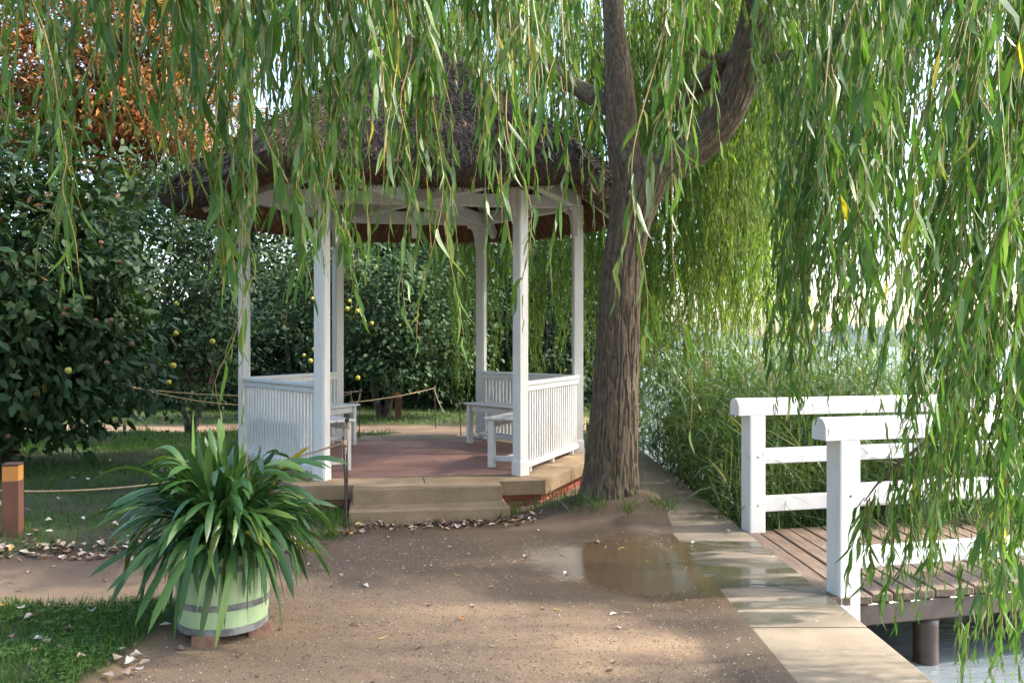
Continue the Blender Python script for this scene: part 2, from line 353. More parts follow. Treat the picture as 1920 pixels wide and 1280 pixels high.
def mat_ground():
    k = NT('sandy_earth'); pm = k.attr('path'); wt = k.attr('wet')
    n = k.noise(1.4, 6, .65); f = k.noise(95, 4, .75); g = k.noise(330, 2, .6); md = k.noise(12, 5, .7)
    dry = k.ramp(f, [(.3, lc(.155, .1, .058)), (.52, lc(.26, .175, .106)), (.75, lc(.38, .278, .182))])
    dry = k.mix(k.rampf(md, .42, .7, 0, .5), dry, lc(.19, .122, .072)); dry = k.mix(k.rampf(g, .66, .74, 0, .6), dry, lc(.5, .42, .32))
    w = k.math('ADD', wt, k.math('MULTIPLY', k.math('SUBTRACT', n, .5), .9)); wd = k.rampf(w, .1, .52)
    wd2 = k.rampf(k.math('ADD', w, k.math('MULTIPLY', k.math('SUBTRACT', md, .5), .5)), .62, 1.25)
    c = k.mix(wd, dry, k.mix(.74, dry, lc(.04, .024, .013)))
    soil = k.ramp(md, [(.3, lc(.025, .022, .012)), (.7, lc(.055, .048, .022))]); soil = k.mix(k.rampf(n, .4, .65), soil, lc(.045, .06, .015))
    c = k.mix(k.math('MULTIPLY', k.attr('earth'), .93), c, k.ramp(md, [(.3, lc(.028, .017, .011)), (.6, lc(.055, .034, .021)), (.8, lc(.1, .065, .042))]))
    c = k.mix(pm, soil, c)
    pw = k.math('MULTIPLY', pm, wd); pw2 = k.math('MULTIPLY', pm, wd2)
    rg = k.math('SUBTRACT', .95, k.math('MULTIPLY', pw, .42)); rg = k.math('SUBTRACT', rg, k.math('MULTIPLY', pw2, .42), True); k.set(c, rg, .5)
    h = k.math('ADD', f, k.math('MULTIPLY', md, .8)); bmp = k.bump(h, .5, .012); k.l(k.math('SUBTRACT', .55, k.math('MULTIPLY', pw2, .54)), bmp.inputs['Strength']); return k.m
ground = link('ground', gm, mat_ground()); tag(ground, 'sandy path with a puddle, and the soil under the lawns', None, None, 'structure')

# water, far shore
wm_ = npmesh('lake', np.array([[1.9, -60, -.52], [900, -60, -.52], [900, 900, -.52], [1.9, 900, -.52]]), [[0, 1, 2, 3]])
k = NT('lake_water'); k.set(lc(.14, .17, .19), .05, .5); v = k.scaled((1.2, 3.2, 1)); k.bump(k.math('ADD', k.noise(2.2, 5, .6, v), k.math('MULTIPLY', k.noise(9, 3, .6, v), .35)), .3, .1)  # body colour lightened to stand in for reflected sky
tag(link('lake', wm_, k.m), 'bright rippled lake water beyond the quay', None, None, 'structure')
xs = np.linspace(-40, 700, 240); hh = 5 + 3.5 * vn(xs * .03, 0, 0, 5) + 1.8 * vn(xs * .14, 0, 0, 6) + .9 * vn(xs * .5, 0, 0, 7)
V = []; 
for x_, h_ in zip(xs, hh): V += [(x_, 420, -.5), (x_, 424, h_ * .8), (x_, 434, h_ * 1.3), (x_, 460, -.5)]
Q = [(4 * i + j, 4 * i + 4 + j, 4 * i + 5 + j, 4 * i + 1 + j) for i in range(239) for j in range(3)]
tag(link('far_shore', npmesh('far_shore', np.array(V), Q), simple('far_woods', (.12, .15, .14), .9, .3, .1)), 'low wooded shore far across the lake', None, None, 'structure')

# ------------------------------------------------------------------ quay edging
quay = thing('stone_quay', (1.65, 6, 0), 'pale sandstone quay edge of wide slabs along the water', 'quay')
def mat_quay():
    k = NT('quay_slab'); n = k.noise(2.6, 6, .65); f = k.noise(110, 3, .7)
    c = k.ramp(n, [(.3, lc(.145, .118, .083)), (.55, lc(.21, .172, .125)), (.8, lc(.265, .225, .17))]); c = k.mix(k.rampf(f, .55, .8, 0, .3), c, lc(.14, .11, .08))
    c = k.mix(k.rampf(k.noise(14, 4, .7), .66, .7, 0, .7), c, lc(.4, .38, .3))
    v = k.scaled((.55, 2.1, 1)); w = k.noise(1.5, 6, .55, v, .5)
    sx = k.n('SeparateXYZ'); k.l(k.geo(), sx.inputs[0]); yy = sx.outputs[1]
    band = k.math('MULTIPLY', k.rampf(yy, 4.2, 5.4), k.rampf(yy, 7.35, 7.0)); w2 = k.math('ADD', w, k.math('MULTIPLY', k.math('SUBTRACT', band, .55), .32)); wt = k.rampf(w2, .535, .59)
    c = k.mix(wt, c, k.mix(.76, c, lc(.03, .03, .018))); k.set(c, k.rampf(w2, .55, .66, .85, .1), .5); b_ = k.bump(k.math('ADD', f, n), .3, .006); k.l(k.math('SUBTRACT', .32, k.math('MULTIPLY', wt, .3)), b_.inputs['Strength']); return k.m
M_quay = mat_quay()
y = 2.2; i = 0
while y < 17:
    ln = (.92, .78, 1.02, .86, .7)[i % 5]; x1 = QX1 - .012 * max(0, y - 5); x0 = QX0 + .02 * max(0, y - 7)
    Mx = Matrix.Translation(((x0 + x1) / 2, y + ln / 2, -.09 + .003 * math.sin(i * 2.1))) @ Matrix.Rotation(.004 * math.cos(i * 3.3), 4, 'X')
    link('slab', box_mesh(x1 - x0, ln - .007, .2, .008, 2, M_quay), None, quay, Mx); y += ln; i += 1
link('wall', box_mesh(.5, 30, 1.2, .0, 1, M_stone), None, quay, Matrix.Translation((1.7, 12, -.78)))

# ------------------------------------------------------------------ pavilion
PC = Vector((-1.134, 10.3, 0)); TH = 8.7; SR = 1.95; FZ = .275
def hexv(k, r, z=0): a = R(TH + 60 * k); return Vector((PC.x + r * math.cos(a), PC.y + r * math.sin(a), z))
pav = thing('garden_pavilion', (PC.x, PC.y, 0), 'white open hexagonal garden pavilion with a dark thatched roof', 'pavilion')
# --- plinth: core, bricks in two courses, stone coping blocks, floor, steps
RP = 2.33
core = MB(); core.add([hexv(k, RP - .09, z) for z in (-.25, .13) for k in range(6)], [tuple(range(6, 12))] + [(k, (k + 1) % 6, 6 + (k + 1) % 6, 6 + k) for k in range(6)])
plinth = link('plinth_core', core.mesh('plinth_core'), M_mortar, pav)
for kk in (3, 4, 5, 0):
    A, B = hexv(kk, RP - .075), hexv((kk + 1) % 6, RP - .075); e = (B - A).normalized(); nrm = Vector((e.y, -e.x, 0)); ln = (B - A).length
    for c_ in range(2):
        p = (.0 if c_ else -.12); 
        while p < ln:
            q = min(p + .235, ln); p0 = max(p, 0)
            if q - p0 > .04:
                m = (A + e * ((p0 + q) / 2)) - nrm * (.045 + .003 * random.random()) + Vector((0, 0, .031 + c_ * .068))
                link('brick', box_mesh(round(q - p0 - .012, 2), .1, .057, .005, 1, M_brick), None, plinth, frame(e, -nrm, m))
            p += .247
for kk in range(6):                           # coping blocks, mitred at the corners
    A, B = hexv(kk, RP), hexv((kk + 1) % 6, RP); a_, b_ = hexv(kk, 1.86), hexv((kk + 1) % 6, 1.86)
    if kk == 4: cuts = [0, .5, 1]
    elif kk in (3, 5): cuts = [0, .36, .7, 1]
    else: cuts = [0, .33, .67, 1]
    for c0, c1 in zip(cuts[:-1], cuts[1:]):
        g0, g1 = c0 + (.0015 if c0 else 0), c1 - (.0015 if c1 < 1 else 0)
        q = [A.lerp(B, g0), A.lerp(B, g1), a_.lerp(b_, g1), a_.lerp(b_, g0)]
        bm = bmesh.new(); vs = [bm.verts.new((v.x, v.y, z)) for z in (.132, FZ) for v in q]
        for f in ((3, 2, 1, 0), (4, 5, 6, 7), (0, 1, 5, 4), (1, 2, 6, 5), (2, 3, 7, 6), (3, 0, 4, 7)): bm.faces.new([vs[t] for t in f])
        bmesh.ops.bevel(bm, geom=bm.edges[:], offset=.005, segments=1, affect='EDGES'); me = bpy.data.meshes.new('coping_stone'); bm.to_mesh(me); bm.free()
        link('coping_stone', me, M_stone, pav)
fl = MB(); fl.add([hexv(k, 1.862, FZ - .004) for k in range(6)], [tuple(range(6))]); link('floor', fl.mesh('floor'), M_floor, pav)
fa = R(TH)
def steps(kmid, cx):
    a = R(TH + kmid); n_ = Vector((math.cos(a), math.sin(a), 0)); t_ = Vector((-n_.y, n_.x, 0))
    for dist0, dist1, z0, z1, w_ in ((2.005, 2.30, .11, FZ + .001, 1.37), (2.02, 2.62, -.1, .137, 1.42)):
        c_ = PC + n_ * ((dist0 + dist1) / 2 + .015) + t_ * cx; c_.z = (z0 + z1) / 2
        link('step', box_mesh(w_, dist1 - dist0, z1 - z0, .012, 2, M_stone), None, pav, frame(t_, -n_, c_))
steps(270, .02); steps(90, .0)
# --- posts
def post_mesh():
    bm = bmesh.new(); prof = [(.068, 0), (.068, .13), (.06, .165), (.06, 2.98)]
    rings = []
    for r_, z in prof: rings.append([bm.verts.new((sx * r_, sy * r_, z)) for sx, sy in ((-1, -1), (1, -1), (1, 1), (-1, 1))])
    for a_, b_ in zip(rings[:-1], rings[1:]):
        for j in range(4): bm.faces.new((a_[j], a_[(j + 1) % 4], b_[(j + 1) % 4], b_[j]))
    bm.faces.new(rings[0][::-1]); bm.faces.new(rings[-1])
    ed = [e for e in bm.edges if abs(e.verts[0].co.z - e.verts[1].co.z) > .001]
    bmesh.ops.bevel(bm, geom=ed, offset=.011, segments=2, affect='EDGES'); me = bpy.data.meshes.new('post'); bm.to_mesh(me); bm.free(); me.materials.append(M_white); return me
pm_ = post_mesh()
ZR0, ZR1 = 3.22, 3.385
for kk in range(6):
    v = hexv(kk, SR, FZ + .002); po = link('post', pm_, None, pav, Matrix.Translation(v) @ Matrix.Rotation(R(TH + 60 * kk), 4, 'Z'))
    for s_ in (-1, 1):                        # curved bracket towards each neighbour
        w_ = hexv((kk + s_) % 6, SR, FZ); e = (w_ - v); e.z = 0; e.normalize()
        pts = [(.05, 2.94), (.05, 2.60), (.075, 2.60)] + [(.075 + .015 + .07 * (1 - math.cos(t)), 2.66 + .24 * math.sin(t)) for t in np.linspace(.1, 1.5, 7)] + [(.19, 2.9), (.19, 2.94)]
        sd_ = Vector((-e.y, e.x, 0)) * .03; mbk = MB(); n_ = len(pts); c0 = Vector((v.x, v.y, FZ))
        f0 = [c0 + e * a + Vector((0, 0, b)) - sd_ for a, b in pts]; f1 = [p + sd_ * 2 for p in f0]
        mbk.add(f0 + f1, [tuple(range(n_)), tuple(range(2 * n_ - 1, n_ - 1, -1))] + [(j, n_ + j, n_ + (j + 1) % n_, (j + 1) % n_) for j in range(n_)])
        link('bracket', mbk.mesh('bracket'), M_white, po)
for kk in range(6):
    A, B = hexv(kk, SR, (ZR0 + ZR1) / 2), hexv((kk + 1) % 6, SR, (ZR0 + ZR1) / 2); e = (B - A).normalized()
    beam('ring_beam', A + e * .004, B - e * .004, .11, ZR1 - ZR0, M_white, pav)
for kk in range(3):
    A, B = hexv(kk, SR - .06, ZR0 + .075 + .003 * kk), hexv(kk + 3, SR - .06, ZR0 + .075 + .003 * kk)
    beam('tie_beam', A, B, .1 + .002 * kk, .15, M_white, pav)
beam('king_post', (PC.x, PC.y, 2.83), (PC.x, PC.y, 4.95), .1, .1, M_white, pav, up=(math.cos(fa), math.sin(fa), 0), bev=.01)
for kk in range(6):
    a_, b_ = hexv(kk, 2.42, 3.13), hexv(kk, .06, 5.02); beam('rafter', a_, b_, .075, .13, M_white, pav)
    c1, c2 = hexv(kk, .05, 3.45), hexv(kk, .62, 3.3); beam('strut', (PC.x + (c1.x - PC.x), c1.y, 3.75), c2, .06, .08, M_white, pav)
for kk in range(6):
    A, B = hexv(kk, 1.2, 4.03), hexv((kk + 1) % 6, 1.2, 4.03); beam('purlin', A, B, .07, .09, M_white, pav)
# --- railings with single balusters, benches
RAILZ = FZ + .93
bal = box_mesh(.026, .038, .80, .004, 1, M_white)
def railing(k0, k1):
    A, B = hexv(k0, SR), hexv(k1, SR); e = (B - A).normalized(); nrm = Vector((-e.y, e.x, 0)); L = (B - A).length
    up = lambda z: Vector((0, 0, z))
    tr = beam('top_rail', A + e * .055 + up(RAILZ - .02), B - e * .055 + up(RAILZ - .02), .1, .045, M_white, pav, bev=.012)
    beam('rail_moulding', A + e * .055 + up(RAILZ - .068), B - e * .055 + up(RAILZ - .068), .062, .06, M_white, tr)
    br = beam('bottom_rail', A + e * .055 + up(FZ + .085), B - e * .055 + up(FZ + .085), .065, .06, M_white, pav)
    n = 24
    for j in range(n):
        p = A + e * (.1 + (L - .2) * j / (n - 1)); p.z = FZ + .11 + .385
        link('baluster', bal, None, br, frame(nrm, -e, p))
    for q in (.25, 1.0, 1.75): link('foot', box_mesh(.04, .05, .056, .004, 1, M_white), None, br, frame(e, nrm, A + e * q * L / 2 + up(FZ + .03)))
for a_, b_ in ((5, 0), (1, 0), (4, 3), (2, 3)): railing(a_, b_)
def bench(k0, k1, inward, label):
    A, B = hexv(k0, SR), hexv(k1, SR); e = (B - A).normalized(); n_ = Vector((-e.y, e.x, 0))
    if (PC - A).dot(n_) < 0: n_ = -n_
    s0, s1 = .36, 1.58; zs = FZ + .535; base = A + e * ((s0 + s1) / 2) + n_ * .27; base.z = FZ
    b = thing('slatted_bench', base, label, 'bench', 'white slatted benches in the pavilion')
    at = lambda s, w, z: A + e * s + n_ * w + Vector((0, 0, z))
    for j in range(4):
        w = .10 + .055 + j * .112; beam('slat', at(s0 - .04, w, zs - .012), at(s1 + .04 - .03 * j, w, zs - .012), .104, .026, M_white, b, bev=.007)
    for s in (s0 + .03, s1 - .16):
        for w in (.145, .475):
            link('leg', box_mesh(.07, .07, .505, .006, 1, M_white), None, b, frame(e, n_, at(s, w, FZ + .2545)))
        beam('stretcher', at(s, .18, FZ + .1), at(s, .44, FZ + .1), .035, .055, M_white, b)
    for w in (.145, .475): beam('apron', at(s0 + .068, w, zs - .07), at(s1 - .2, w, zs - .07), .03, .075, M_white, b)
    beam('long_stretcher', at(s0 + .05, .31, FZ + .105), at(s1 - .18, .31, FZ + .105), .035, .05, M_white, b)
bench(5, 0, 1, 'white slatted bench behind the front right pavilion post')
bench(1, 0, 1, 'white slatted bench at the rear right railing, its end beside the back opening')
bench(4, 3, 1, 'white slatted bench end peeping out right behind the front left post')
bench(2, 3, 1, 'white slatted bench at the rear left railing beyond the front left post')
# --- thatched roof
AE = 2.45
def phi_local(ph): return ((ph - R(TH) - R(30) + np.pi / 6) % (np.pi / 3)) - np.pi / 6
def r_eave(ph):
    q = phi_local(ph); c = np.abs(q) / (np.pi / 6); return AE / np.cos(q) * (1 + .035 * c ** 3) * (1 + .006 * vn(ph * 9, 0, 0, 21)) - .03 * c ** 10
def corner(ph): return (np.abs(phi_local(ph)) / (np.pi / 6)) ** 3
def z_top(ph, u): return 3.37 + .03 * corner(ph) * u ** 4 + 1.9 * (1 - u) - .04 * np.sin(np.pi * u) - .15 * np.clip((u - .87) / .13, 0, 1) ** 2.2 + .015 * vn(ph * 14, u * 8, 0, 22)
ph = np.linspace(0, 2 * np.pi, 289)[:-1]; us = np.linspace(.0, 1, 40); n = len(ph)
rows = []
for u in us:
    r_ = r_eave(ph) * u; rows.append(np.stack([PC.x + r_ * np.cos(ph), PC.y + r_ * np.sin(ph), z_top(ph, u)], -1))
def under(rho, z): r_ = r_eave(ph) * rho; rows.append(np.stack([PC.x + r_ * np.cos(ph), PC.y + r_ * np.sin(ph), z], -1))
cz = corner(ph)
under(.988, 3.13 + .05 * cz + .01 * vn(ph * 60, 0, 0, 23)); under(.95, 3.035 + .05 * cz + .012 * vn(ph * 70, 0, 0, 24))
def z_und(rho, ph_): return 3.03 + .05 * corner(ph_) * np.clip((rho - .5) / .43, 0, 1) + (.93 - rho) / .43 * 1.0
for rho in np.linspace(.925, .03, 14): under(rho, z_und(rho, ph))
V = np.vstack(rows); m = len(rows)
ii = np.arange(m - 1)[:, None] * n; jj = np.arange(n)[None]; jn = (jj + 1) % n
Q = np.stack([ii + jj, ii + n + jj, ii + n + jn, ii + jn], -1)
mi = (np.arange(m - 1)[:, None] >= 41) * np.ones((1, n), int)
roof = link('thatch_roof', npmesh('thatch_roof', V, Q.reshape(-1, 4), smooth=True, midx=mi.ravel()), [M_thatch, M_under], pav)
N = 46000                                      # single reed stems lying on the slope
pa = rng.uniform(0, 2 * np.pi, N); u = np.sqrt(rng.uniform(.02, 1.0, N)); u[:9000] = rng.uniform(.93, 1.0, 9000); r_ = r_eave(pa) * u
Bp = np.stack([PC.x + r_ * np.cos(pa), PC.y + r_ * np.sin(pa), z_top(pa, u) + rng.uniform(.0, .022, N)], -1)
u2 = u + .02; r2 = r_eave(pa) * u2
dn = unit(np.stack([PC.x + r2 * np.cos(pa), PC.y + r2 * np.sin(pa), z_top(pa, np.minimum(u2, 1)) - .4 * np.clip(u2 - 1, 0, 1)], -1) - (Bp - np.array([0, 0, .011])))
dn = unit(dn + rng.normal(0, .22, (N, 3)) + np.array([0, 0, .06]))
nm = unit(np.stack([np.cos(pa) * .6, np.sin(pa) * .6, np.full(N, .8)], -1) + rng.normal(0, .4, (N, 3)))
PRB = (np.array([0, .5, 1.]), np.array([1, 1, .8]))
L_ = rng.uniform(.05, .15, N) * np.where(u > .93, .7, 1)
blk = leaves(Bp, dn, nm, L_, rng.uniform(.006, .013, N), .05, rows=1, var=rng.uniform(0, 1, N) ** 1.2, prof=PRB)
N2 = 9000; pa = rng.uniform(0, 2 * np.pi, N2); t_ = rng.uniform(0, 1, N2); rho = 1 - .05 * t_ ** 1.4; r_ = r_eave(pa) * rho
Bp = np.stack([PC.x + r_ * np.cos(pa), PC.y + r_ * np.sin(pa), 3.25 - .21 * t_ + .05 * corner(pa)], -1) - .03 * np.stack([np.cos(pa), np.sin(pa), 0 * pa], -1)
dn = unit(np.stack([np.cos(pa), np.sin(pa), np.full(N2, -.75)], -1) + rng.normal(0, .25, (N2, 3))); bk2 = leaves(Bp, dn, rng.normal(0, 1, (N2, 3)), rng.uniform(.03, .065, N2), rng.uniform(.006, .012, N2), 0, rows=1, var=rng.uniform(0, 1, N2) ** 1.1, prof=PRB)
blk = merge([blk, bk2])
o = link('thatch_stems', npmesh('thatch_stems', blk[0], blk[1], None, blk[3]), M_straw, roof); o['kind'] = 'stuff'
N = 16000
pa = rng.uniform(0, 2 * np.pi, N); rho = rng.uniform(.55, .985, N); r_ = r_eave(pa) * rho
zz = np.where(rho > .93, np.interp(rho, [.93, .985], [3.03, 3.1]) + .05 * corner(pa), z_und(rho, pa))
Bp = np.stack([PC.x + r_ * np.cos(pa), PC.y + r_ * np.sin(pa), zz - .006], -1)
dn = np.stack([np.cos(pa) * .43 * 2.5, np.sin(pa) * .43 * 2.5, np.full(N, -1.0)], -1); dn[rho > .93] = np.stack([np.cos(pa), np.sin(pa), np.full(N, .6)], -1)[rho > .93]
dn = unit(unit(dn) + rng.normal(0, .06, (N, 3)))
blk = leaves(Bp, dn, np.stack([np.cos(pa) * .5, np.sin(pa) * .5, np.full(N, -.8)], -1) * -1, np.where(rho > .9, .06, .16), .007, 0, rows=1, var=rng.uniform(0, 1, N), prof=PRB)
o = link('underside_stems', npmesh('underside_stems', blk[0], blk[1], None, blk[3]), M_ustraw, roof); o['kind'] = 'stuff'

# ------------------------------------------------------------------ willow: trunk and limbs
wil = thing('willow_tree', (MOUND[0], MOUND[1], .15), 'old weeping willow with furrowed forked trunk and long hanging leafy shoots', 'tree')
def barkdisp(amp, kf, ks, seed):
    def f(th, s, r):
        tw = th + s * .12; c_, s_ = np.cos(tw), np.sin(tw)
        a = vn(c_ * kf, s_ * kf, s * ks, seed); b = vn(c_ * kf * 2.1, s_ * kf * 2.1, s * ks * 2.2, seed + 1); g = vn(c_ * 1.4, s_ * 1.4, s * 1.1, seed + 2)
        q = np.abs(a + .35 * b); rid = np.clip(q * 3.2, 0, 1) ** .7 - .75; return r * (amp * rid + .018 * b + .06 * g)
    return f
def path_px(rows): return [(*P(px, py, d), w * d / F / 2) for px, py, d, w in rows]
tr_pts = path_px([(1139, 985, 8.0, 205), (1140, 955, 8.0, 140), (1141, 925, 8.0, 114), (1144, 870, 8.0, 100), (1150, 790, 8.0, 91), (1156, 690, 8.02, 83), (1161, 590, 8.04, 78), (1168, 490, 8.06, 75), (1180, 420, 8.07, 78), (1195, 360, 8.1, 93), (1206, 325, 8.12, 88), (1212, 300, 8.14, 40)])
trunk = tube('trunk', tr_pts, 460, 360, M_bark, wil, barkdisp(.095, 7.5, 4.2, 31))
tube('limb', path_px([(1192, 375, 8.05, 56), (1178, 320, 8.05, 60), (1168, 262, 8.05, 57), (1164, 200, 8.06, 55), (1159, 130, 8.1, 49), (1152, 60, 8.15, 39), (1148, -20, 8.2, 36), (1150, -160, 8.3, 30), (1165, -330, 8.2, 20), (1180, -480, 8.1, 6)]), 320, 170, M_bark, wil, barkdisp(.1, 6.0, 5, 41))
tube('limb', path_px([(1190, 385, 8.1, 60), (1222, 335, 8.12, 72), (1265, 302, 8.15, 70), (1312, 268, 8.15, 68), (1350, 226, 8.12, 68), (1378, 172, 8.1, 67), (1400, 108, 8.05, 64), (1416, 40, 8.0, 60), (1424, -20, 7.9, 56), (1440, -140, 7.5, 48), (1480, -300, 6.9, 34), (1540, -460, 6.2, 10)]), 340, 190, M_bark, wil, barkdisp(.1, 6.5, 4.5, 51))
tube('branch', path_px([(1160, 215, 8.08, 30), (1142, 200, 8.15, 34), (1100, 174, 8.25, 32), (1052, 146, 8.4, 29), (1012, 112, 8.55, 26), (975, 68, 8.7, 23), (945, 10, 8.8, 20), (900, -120, 8.8, 14), (850, -250, 8.6, 4)]), 180, 80, M_bark, wil, barkdisp(.1, 5, 6, 61))
tube('branch', path_px([(1400, 96, 8.1, 26), (1368, 112, 8.15, 30), (1335, 138, 8.25, 36), (1302, 172, 8.35, 34), (1282, 192, 8.4, 26), (1268, 205, 8.42, 6)]), 70, 40, M_bark, wil, barkdisp(.16, 4, 7, 71))
tube('branch', path_px([(1362, 118, 8.1, 14), (1335, 106, 8.0, 13), (1308, 96, 7.95, 11), (1296, 90, 7.9, 5)]), 40, 24, M_bark, wil, barkdisp(.1, 4, 9, 72))
tube('branch', path_px([(1425, 110, 8.0, 22), (1460, 108, 7.8, 18), (1510, 92, 7.4, 15), (1600, 60, 6.8, 12), (1750, -20, 6.0, 9), (1900, -120, 5.2, 4)]), 70, 24, M_bark, wil, barkdisp(.08, 4, 7, 73))
for rows in ([(1420, 10, 8, 24), (1380, -150, 6.6, 20), (1250, -400, 5, 16), (1050, -650, 3.9, 12), (800, -900, 3.2, 5)],
             [(1440, -140, 7.5, 26), (1600, -300, 6, 20), (1850, -500, 4.9, 16), (2150, -700, 4, 6)],
             [(1155, -150, 8.3, 20), (1000, -400, 6.6, 16), (600, -600, 5.2, 13), (100, -800, 4.2, 5)],
             [(1165, -250, 8.2, 18), (1300, -400, 10, 15), (1350, -420, 12.5, 12), (1300, -330, 15, 5)]):
    tube('branch', path_px(rows), 60, 14, M_bark, wil)

tube('branch', path_px([(2080, 380, 4.6, 18), (1960, 520, 4.45, 15), (1880, 620, 4.35, 13), (1830, 700, 4.3, 11), (1785, 780, 4.25, 9), (1720, 840, 4.2, 7), (1660, 890, 4.15, 5), (1620, 940, 4.1, 2)]), 90, 12, M_bark, wil, barkdisp(.06, 3, 9, 75))

# ------------------------------------------------------------------ bridge
bridge = thing('footbridge', (2.1, 6.5, -.05), 'white railed footbridge with a weathered plank deck over the lake', 'bridge')
BA = R(15); bu = Vector((math.cos(BA), math.sin(BA), 0)); bw = Vector((-.035, 1, 0)).normalized()
BO = Vector((2.015, 5.52, 0)); BL = 5.6; DW = 1.95
pw = .143; nP = int(BL / pw)
for j in range(nP):
    p = BO + bu * (.07 + j * (pw + .013)) + bw * (DW / 2 - .015 * random.random()); p.z = -.03 + .004 * random.uniform(-1, 1)
    link('plank', box_mesh(pw * math.cos(BA), DW, .055, .007, 1, M_plank), None, bridge, frame(Vector((bw.y, -bw.x, 0)), bw, p) @ Matrix.Rotation(random.uniform(-.006, .006), 4, 'Z'))
for off in (.05, DW - .05):
    A = BO + bw * off + bu * .05; A.z = -.132; B = BO + bw * off + bu * BL; B.z = -.132; beam('girder', A, B, .09, .145, M_timber, bridge, bev=.01)
beam('sill_timber', BO + bw * -.06 + bu * -.02 + Vector((0, 0, -.05)), BO + bw * 2.0 + bu * -.0 + Vector((0, 0, -.05)), .06, .1, M_timber, bridge)
def rail_cap(a, b):
    pr = [(-.075, 0), (.075, 0), (.075, .075)] + [(.075 * math.cos(t), .075 + .068 * math.sin(t)) for t in np.linspace(.25, math.pi - .25, 7)] + [(-.075, .075)]
    x = (b - a); sdv = Vector((-x.y, x.x, 0)).normalized(); mb = MB(); n_ = len(pr)
    mb.add([q + sdv * u_ + Vector((0, 0, v_)) for q in (a, b) for u_, v_ in pr], [tuple(range(n_ - 1, -1, -1)), tuple(range(n_, 2 * n_))] + [(j, (j + 1) % n_, n_ + (j + 1) % n_, n_ + j) for j in range(n_)])
    link('handrail', mb.mesh('handrail'), M_white, bridge)
for off, h0 in ((.07, -.34), (1.93, -.02)):
    base = BO + bw * off
    a = base + bu * -.06 + Vector((0, 0, .99)); b = base + bu * BL + Vector((0, 0, .99)); rail_cap(a, b)
    for z0, z1 in ((.57, .70), (.16, .29)):
        beam('mid_rail', base + bu * .09 + Vector((0, 0, (z0 + z1) / 2)), base + bu * BL + Vector((0, 0, (z0 + z1) / 2)), .075, z1 - z0, M_white, bridge, bev=.008)
    for s_ in (.12, 1.95, 3.78, 5.5):
        p = base + bu * s_; p.z = (h0 + .99) / 2
        po = link('post', box_mesh(.15, .15, .99 - h0, .012, 2, M_white), None, bridge, frame(bu, Vector((-bu.y, bu.x, 0)), p))
        for zb in (.225, .635):
            link('bolt', box_mesh(.014, .006, .014, .002, 1, M_iron), None, po, frame(bu, Vector((-bu.y, bu.x, 0)), Vector((p.x, p.y, zb)) - Vector((-bu.y, bu.x, 0)) * .0765))
for s_, off in ((.78, .12), (2.6, .1), (2.6, 1.8), (4.6, .1)):
    p = BO + bu * s_ + bw * off; tube('pile', [(p.x, p.y, -1.2, .085), (p.x, p.y, -.6, .082), (p.x, p.y, -.2, .08)], 12, 16, M_timber, bridge)

# ------------------------------------------------------------------ rope stakes, ropes, bollards
def gzf(x, y): return float(gz(np.array(x), np.array(y)))
stakes = {}
def stake(key, bx, by, h, lx, ly, label):
    z = gzf(bx, by); s = thing('iron_stake', (bx, by, z), label, 'stake', 'thin iron rope stakes')
    tube('rod', [(bx, by, z - .1, .009), (bx + lx * .5, by + ly * .5, z + h * .5, .009), (bx + lx, by + ly, z + h, .008)], 8, 8, M_iron, s)
    V, Q_, T_ = tube_grid([(bx + lx * .93, by + ly * .93, z + h * .93 - .02, .006), (bx + lx * .93, by + ly * .93, z + h * .93 - .012, .019), (bx + lx * .93, by + ly * .93, z + h * .93 + .012, .019), (bx + lx * .93, by + ly * .93, z + h * .93 + .02, .006)], 10, 12)
    link('eyelet', npmesh('eyelet', V, Q_, T_, smooth=True), M_iron, s)
    stakes[key] = Vector((bx + lx * .93, by + ly * .93, z + h * .93))
stake('A', -1.40, 7.42, .80, -.03, 0, 'rusty stake nearest the camera, left of the lower step')
stake('B', -1.50, 7.95, .92, .0, 0, 'taller iron stake against the left end of the upper step')
stake('C', P(660, 822, 14.3).x, 14.3, .80, -.03, 0, 'leaning iron stake, left one of the pair behind the pavilion')
stake('D', P(673, 820, 14.4).x, 14.4, .82, .03, 0, 'iron stake, right one of the pair behind the pavilion')
stake('E', P(817, 803, 16.2).x, 16.2, .80, -.03, 0, 'iron stake with knotted rope beside the rear bollard')
stake('F', P(865, 819, 14.8).x, 14.8, .60, -.04, 0, 'short iron stake left of the rear right pavilion post')
def rope(a, b, sag, label, extra=None, r=.0085):
    a, b = Vector(a), Vector(b); pts = []
    for t in np.linspace(0, 1, 11):
        q = a.lerp(b, t); q.z -= sag * 4 * t * (1 - t); pts.append((q.x, q.y, q.z, r))
    V, Q_, T_ = tube_grid(pts, 60, 7); blocks = [(V, Q_, T_, np.zeros(len(Q_) + len(T_)))]
    for q in (a, b):                          # knots round the stakes
        th = np.linspace(0, 4 * np.pi, 15)
        V, Q_, T_ = tube_grid([(q.x + .016 * math.cos(t), q.y + .016 * math.sin(t), q.z - .016 + .0026 * j, r * .9) for j, t in enumerate(th)], 46, 6); blocks.append((V, Q_, T_, np.zeros(len(Q_) + len(T_))))
    V, Q_, T_, vv = merge(blocks)
    return tag(link('rope', npmesh('rope', V, Q_, T_, smooth=True), M_rope), label, 'rope', 'hemp barrier ropes')
